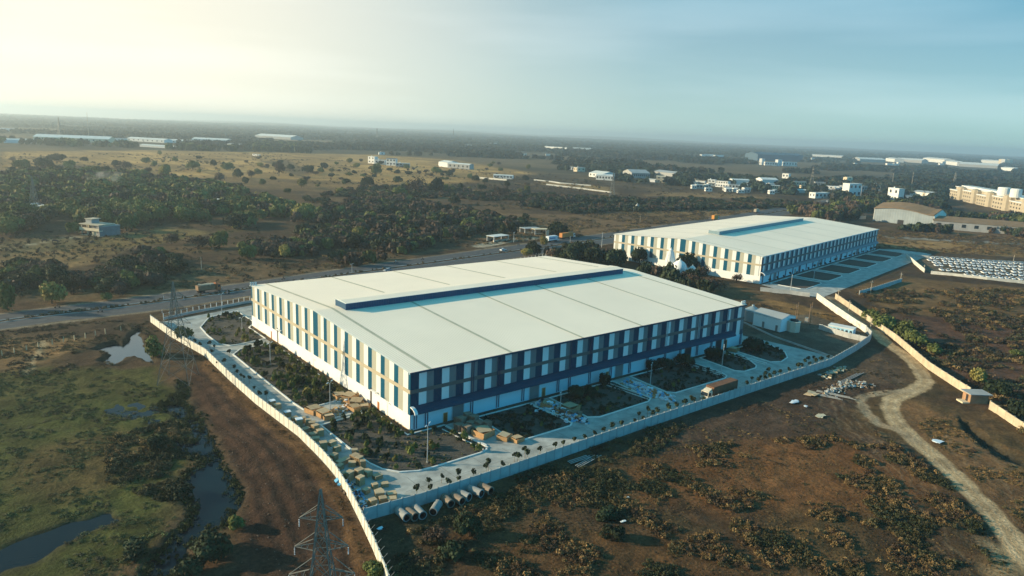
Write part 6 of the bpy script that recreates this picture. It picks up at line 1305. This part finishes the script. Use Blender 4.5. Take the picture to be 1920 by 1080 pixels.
# saplings along the lanes
SQ, ST = crown_arr(600, 90, .16, 4, hollow=.3); sc = quads_obj('crown', SQ*np.array([.55, .55, .42])+np.array([0, 0, .58]), ST, LD); mb = MB(); mb.tube((0, 0, 0), (.03, 0, .75), .022, .014, bark, 5); mb.tube((.12, 0, 0), (.12, 0, .5), .012, .012, wood, 4); ss = mb.build('stem'); sap = empty('sapling'); sc.parent = sap; ss.parent = sap; first_ = [True]
def sapling(x, y, h_, lb, gp):
    s = sap if first_[0] else copy_tree(sap); first_[0] = False; s.location = (x, y, .05); s.scale = (h_*.62, h_*.62, h_); s.rotation_euler = (rnd.uniform(-.05, .05), rnd.uniform(-.05, .05), rnd.uniform(0, 6)); tag(s, lb, 'sapling', gp)
x = -15.5
while x < 141:
    if not (74 < x < 90): sapling(x+rnd.uniform(-.6, .6), -27.6+rnd.uniform(-.5, .5), rnd.uniform(2.2, 3.6), 'young staked sapling on the front lane just inside the boundary wall', 'saplings along the front boundary wall')
    if rnd.random() < .45 and not (74 < x < 90): sapling(x+1.2, -25.4+rnd.uniform(-.8, .8), rnd.uniform(2.0, 3.0), 'young sapling standing out on the front lane, second row', 'second row saplings on the front lane')
    x += rnd.uniform(2.4, 4.6)
for px, py in ((351, 634), (366, 650), (375, 657), (394, 655), (402, 659), (397, 669), (410, 691), (422, 689), (444, 710), (453, 714), (458, 717), (467, 721), (476, 738), (485, 752), (500, 752), (430, 672), (440, 700)):
    p = G(px, py); sapling(p.x, p.y, rnd.uniform(1.8, 2.8), 'young sapling on the lane beside the gable garden', 'saplings on the gable side lane')
for i in range(22):
    p = w2(4+i*8.5, -3.6); sapling(p[0], p[1], rnd.uniform(2.5, 3.8), 'young tree planted along the shaded front of the second warehouse', 'young trees along the second warehouse front')
# grass tufts and weeds
def tufts(name, P, n_, wr, hr_, cols, label, seed, nfs=5.0, thr=.5, cat='grass'):
    g_ = Gm(P); a = np.array(g_); lo = a.min(0); hi = a.max(0); x = nr.uniform(lo[0], hi[0], n_*5); y = nr.uniform(lo[1], hi[1], n_*5)
    ok = inside(g_, x, y) & (fbm(x, y, nfs, 3, seed*.37) > thr-.0)
    for W_ in WATERS: ok &= ~inside(W_, x, y)
    ok &= ~inside(COMPOUND, x, y) & (dpath(TRACK, x, y) > 3.4) & (dpath(LWALL, x, y) > 1.2) & (dpath(YWALL, x, y) > 1.5) & (dpath(HW_MID, x, y) > 13) & (dpath(FWALL, x, y) > 1)
    x = x[ok][:n_]; y = y[ok][:n_]; m_ = len(x); cc = np.array(cols); sel = (fbm(x, y, 9, 2, seed*.9)*len(cc)*1.6-.3*len(cc)+nr.uniform(-.6, .6, m_)).astype(int).clip(0, len(cc)-1); f = nr.uniform(.65, 1.35, m_)[:, None]
    q = nr.rand(m_); z = np.array([hz(a_, b_) for a_, b_ in zip(x, y)])-.08
    merge(name, np.column_stack([x, y, z, wr[0]+(wr[1]-wr[0])*q**2, hr_[0]+(hr_[1]-hr_[0])*q**2*nr.uniform(.7, 1.2, m_), cc[sel]*f]), 56, .11, 7, label, cat, seed=seed, hollow=.3)
GOLD = (.185, .12, .05); OLV = (.075, .064, .029); GRN = (.045, .05, .023); BRN = (.08, .052, .03); DK = (.042, .036, .022)
tufts('weeds', [(930, 925), (1200, 845), (1400, 825), (1640, 812), (1790, 905), (1870, 1000), (1900, 1085), (720, 1085), (760, 1000)], 8500, (.4, 2.1), (.2, 1.1), [GRN, OLV, GOLD, BRN, GOLD, OLV], 'golden and olive weeds over the near waste ground', 31, 6, .50, 'weeds')
tufts('dry_grass', [(930, 925), (1200, 845), (1400, 825), (1640, 812), (1790, 905), (1870, 1000), (1900, 1085), (720, 1085), (760, 1000)], 9000, (.2, .7), (.08, .35), [BRN, GOLD, BRN, GOLD], 'fine dry grass over the near waste ground', 61, 10, .40, 'grass')
tufts('weeds', [(960, 890), (1180, 800), (1300, 790), (1230, 850), (1000, 950)], 1300, (.6, 1.8), (.3, 1.1), [GRN, DK, OLV, GRN], 'dark green weeds along the outside of the front wall', 33, 5, .42, 'weeds')
tufts('marsh_grass', MARSH_PX if False else [(-20, 700), (200, 690), (330, 735), (335, 800), (330, 900), (350, 980), (250, 1085), (-20, 1085)], 3000, (.5, 2.0), (.12, .5), [(.06, .075, .028), OLV, (.075, .09, .03), (.06, .075, .028)], 'tussocks of green marsh grass', 37, 4, .46)
tufts('marsh_weeds', [(200, 820), (330, 780), (400, 850), (390, 880), (300, 940), (200, 900)], 1300, (.7, 2.2), (.4, 1.3), [OLV, GRN, GOLD, GRN], 'clumped marsh weeds beside the stream', 39, 3, .42, 'weeds')
tufts('dry_grass', [(-10, 610), (280, 600), (290, 630), (200, 690), (-10, 710)], 1500, (.6, 1.8), (.2, .7), [GOLD, BRN, OLV, DK], 'dry grass and weeds between the highway and the pool', 41, 5, .45)
tufts('scrub', [(1600, 545), (1930, 540), (1980, 880), (1860, 760), (1700, 640)], 5200, (.9, 3.4), (.4, 1.7), [BRN, GOLD, OLV, DK, BRN, GRN], 'low thorny scrub and dry grass beyond the yellow wall', 43, 9, .46, 'scrub')
tufts('scrub', [(1640, 432), (1930, 446), (1980, 482), (1740, 474), (1650, 462)], 2400, (1.2, 4.0), (.4, 1.3), [GOLD, BRN, GOLD, OLV], 'golden grass and scrub beside the car lot', 45, 14, .44, 'scrub')
tufts('scrub', [(420, 500), (700, 470), (900, 410), (1300, 395), (1450, 395), (1300, 430), (1100, 445), (900, 460), (600, 510), (300, 545), (300, 505)], 4200, (1.0, 4.0), (.4, 1.6), [BRN, DK, GOLD, OLV], 'thin scrub on the dry strip above the highway', 47, 12, .46, 'scrub')
tufts('scrub', [(1150, 560), (1380, 560), (1560, 590), (1600, 610), (1460, 600), (1400, 630)], 700, (.6, 2.0), (.2, .8), [BRN, GOLD, DK], 'sparse dry weeds between the two warehouses', 49, 6, .5, 'scrub')
tufts('scrub', [(1180, 830), (1560, 700), (1690, 660), (1700, 740), (1600, 800), (1300, 840)], 900, (.4, 1.4), (.12, .5), [BRN, DK, OLV, GOLD], 'thin weeds on the bare earth by the dirt track', 51, 7, .52, 'weeds')
tufts('scrub', [(1700, 780), (1800, 790), (1930, 880), (1930, 1010), (1800, 880)], 900, (.5, 1.6), (.2, .8), [GOLD, OLV, BRN], 'weeds around the ditch at the right', 53, 6, .5, 'weeds')
tufts('weeds', Gm and [(283, 606), (385, 672), (480, 762), (560, 823), (628, 896), (655, 940), (676, 985), (700, 1035), (722, 1085), (690, 1085), (660, 1000), (600, 880), (470, 762), (370, 672), (275, 612)], 500, (.4, 1.2), (.2, .7), [GOLD, BRN, OLV, DK], 'dry weeds along the outer foot of the long pale wall', 57, 3, .4, 'weeds')
# more lone trees standing in the tan fields
for i in range(150):
    px = rnd.uniform(10, 1000); py = 294+rnd.random()**.7*66+(px/1000)*6
    if px < 450 and py > 325: continue
    p = G(px, py)
    if any((p.x-t_[0])**2+(p.y-t_[1])**2 < 150 for t_ in NAMED_XY): continue
    kd = rnd.choice(('olive', 'dark', 'green', 'brown', 'bush')); w_ = rnd.uniform(5, 10)*(1+(dist(p)-500)/2500); tree(p.x, p.y, w_, w_*rnd.uniform(.5, .8), kd, '%s tree scattered in the tan fields' % KN[kd], 'trees scattered in the tan fields')
tufts('scrub', [(0, 440), (300, 415), (480, 425), (620, 400), (900, 400), (1000, 420), (820, 465), (600, 515), (300, 545), (0, 560)], 2600, (1.2, 5.0), (.5, 2.4), [BRN, DK, OLV, BRN, (.06, .065, .025)], 'scattered thorn scrub across the dry fields above the highway', 63, 16, .44, 'scrub')
tufts('scrub', [(0, 290), (500, 288), (1000, 325), (1300, 352), (1460, 370), (1300, 392), (900, 395), (600, 352), (430, 336), (0, 330)], 2600, (2.0, 7.0), (.8, 3.2), [DK, BRN, (.05, .055, .025), DK], 'scattered bushes and hedges across the tan fields', 65, 40, .50, 'scrub')
it = []
for q in range(900):
    t_ = rnd.random()*(len(STREAM)-1); k_ = int(t_); a_ = STREAM[k_]; b_ = STREAM[k_+1]; f = t_-k_; x = a_[0]*(1-f)+b_[0]*f+rnd.gauss(0, .8); y = a_[1]*(1-f)+b_[1]*f+rnd.gauss(0, .8)
    if x > -28: continue
    f = rnd.uniform(.7, 1.3); it.append((x, y, -.95, rnd.uniform(.5, 1.8), rnd.uniform(.5, 1.2), .05*f, .065*f, .022*f))
merge('reeds', it, 50, .12, 6, 'green reeds fringing the dark stream', 'reeds', seed=720)
# median shrubs of the highway, one mass
md = smooth_path(HW_MID, 30); it = []
for i in range(0, len(md)):
    for q in range(2):
        if rnd.random() < .55: a, b_ = md[i]; f = rnd.uniform(.7, 1.3); it.append((a+rnd.uniform(-2, 2), b_+rnd.uniform(-1, 1), .05, rnd.uniform(1, 2.4), rnd.uniform(.5, 1.3), .085*f, .07*f, .04*f))
merge('median_scrub', it, 40, .2, 4, 'dry scrub strip on the highway median', 'scrub', seed=700)
# excavated clods and loose stones on the red earth
mb = MB(); stm = mat('clod', (.12, .08, .055), .95, .3, 2)
BPoly = Gm([(380, 700), (470, 762), (600, 880), (640, 940), (700, 1080), (450, 1080), (460, 950), (420, 830)])
a = np.array(BPoly); c = 0
while c < 260:
    x = rnd.uniform(*sorted((a[:, 0].min(), a[:, 0].max()))); y = rnd.uniform(a[:, 1].min(), a[:, 1].max())
    if inside(BPoly, np.array([x]), np.array([y]))[0]: s = rnd.uniform(.06, .28); mb.obox((x, y, hz(x, y)+s*.2), (s, s*.8, s*.6), rnd.uniform(0, 3), stm, rnd.uniform(-.5, .5)); c += 1
tag(mb.build('clods'), 'clods of dug red earth beside the long pale wall', 'earth clods', kind='stuff')
# smoke in the left wood
p = G(205, 356); mb = MB()
for dx, dz, r_ in ((0, 5, 6), (-9, 8, 9), (8, 9, 8), (20, 12, 9)): 
    pass
sv = MB(); sv.lathe([(0, 0), (5, 1), (9, 4), (12, 8), (13, 12), (9, 16), (0, 18)], steel, 16); s_o = sv.build('smoke', None, True); s_o.location = (p.x, p.y, 1.5); s_o.scale = (1.5, 1, .9)
smm = bpy.data.materials.new('smoke'); smm.use_nodes = True; t = smm.node_tree; t.nodes.clear(); o_ = t.nodes.new('ShaderNodeOutputMaterial'); pv = t.nodes.new('ShaderNodeVolumePrincipled'); pv.inputs['Color'].default_value = (.9, .85, .75, 1); sn = t.nodes.new('ShaderNodeTexNoise'); sn.inputs['Scale'].default_value = .14; sn.inputs['Detail'].default_value = 3; stc = t.nodes.new('ShaderNodeTexCoord'); smr = t.nodes.new('ShaderNodeMapRange'); smr.inputs[1].default_value = .48; smr.inputs[2].default_value = .75; smr.inputs[4].default_value = .05; t.links.new(stc.outputs['Object'], sn.inputs['Vector']); t.links.new(sn.outputs[0], smr.inputs[0]); t.links.new(smr.outputs[0], pv.inputs['Density']); t.links.new(pv.outputs[0], o_.inputs['Volume'])
s_o.data.materials.clear(); s_o.data.materials.append(smm); tag(s_o, 'small plume of pale smoke rising in the left wood', 'smoke', kind='stuff')
# ------------------------------------------------------------------ labels that single things out
ONES = 'zeroth first second third fourth fifth sixth seventh eighth ninth tenth eleventh twelfth thirteenth fourteenth fifteenth sixteenth seventeenth eighteenth nineteenth'.split()
TENS = {2: 'twenty', 3: 'thirty', 4: 'forty', 5: 'fifty', 6: 'sixty', 7: 'seventy', 8: 'eighty', 9: 'ninety'}; TTH = {2: 'twentieth', 3: 'thirtieth', 4: 'fortieth', 5: 'fiftieth', 6: 'sixtieth', 7: 'seventieth', 8: 'eightieth', 9: 'ninetieth'}
def ordi(n):
    if n < 20: return ONES[n]
    return TTH[n//10] if n % 10 == 0 else TENS[n//10]+' '+ONES[n % 10]
LMK = [(185, 438, 'unfinished cream house'), (67, 400, 'thin mast'), (392, 550, 'brown tipper lorry'), (318, 525, 'first pylon'), (472, 538, 'striped gable corner'), (205, 345, 'smoke plume'), (404, 386, 'small white house'), (523, 328, 'bare branched tree'), (728, 308, 'white house group'), (935, 448, 'roadside stall'), (1045, 448, 'two lorries'), (572, 410, 'bright green tree'), (1680, 415, 'brown roofed hangar'), (1672, 368, 'tall stair tower'), (1850, 385, 'yellow apartment block'), (1265, 505, 'temple dome'), (1152, 440, 'second warehouse corner'), (1080, 345, 'walled field'), (1194, 393, 'tiny shrine'), (322, 457, 'pinkish brown tree'), (1520, 345, 'town pylon'), (130, 262, 'long cream shed'), (334, 267, 'middle factory shed'), (440, 274, 'last factory shed'), (540, 278, 'field edge house'), (652, 495, 'small white board'), (1340, 350, 'left end of the town'), (850, 383, 'very dark round bush'), (740, 465, 'olive crowned tree')]
def place(o):
    u_, v_, _z = projpx(o.location.x, o.location.y); q = sorted(LMK, key=lambda t_: (t_[0]-u_)**2+(t_[1]-v_)**2*3)[:2]; dx = u_-q[0][0]; dy = v_-q[0][1]
    d_ = ('right of' if dx > 0 else 'left of') if abs(dx) > abs(dy)*1.6 else ('below' if dy > 0 else 'above')
    return '%s the %s, towards the %s' % (d_, q[0][2], q[1][2])
import collections
def shared():
    g = collections.defaultdict(list)
    for o in bpy.data.objects:
        if o.parent is None and 'label' in o.keys() and o.get('kind') is None: g[o['label']].append(o)
    return {k: v for k, v in g.items() if len(v) > 1}
for lb, os_ in shared().items():
    if ' tree in the ' in lb:
        base = lb.split(' in the ')[0]
        for o in os_: s_ = o.scale.x*2; o['label'] = ('large ' if s_ > 11 else 'small ' if s_ < 7.5 else '')+base+' '+place(o)
for lb, os_ in shared().items():
    for o in os_: o['label'] = lb.split(', towards')[0]
for lb, os_ in list(shared().items()):
    for i, o in enumerate(sorted(os_, key=lambda o: projpx(o.location.x, o.location.y)[0])):
        o['label'] = ' '.join((ordi(i+1)+' from the left: '+lb).split()[:16])
# ------------------------------------------------------------------ haze
HZ = MB(); HZ.box(-15500, 15500, -8000, 15500, -4, 125, steel); hz_o = HZ.build('haze')
hm = bpy.data.materials.new('haze'); hm.use_nodes = True; t = hm.node_tree; t.nodes.clear(); o_ = t.nodes.new('ShaderNodeOutputMaterial'); pv = t.nodes.new('ShaderNodeVolumePrincipled')
pv.inputs['Color'].default_value = (.78, .92, .97, 1); pv.inputs['Density'].default_value = .000155; pv.inputs['Anisotropy'].default_value = .4; t.links.new(pv.outputs[0], o_.inputs['Volume'])
hz_o.data.materials.clear(); hz_o.data.materials.append(hm); tag(hz_o, kind='stuff')
for o in bpy.data.objects:
    if o.name.startswith('crown') and o.parent is None or (o.name.startswith('trunk') and o.parent is None): bpy.data.objects.remove(o)
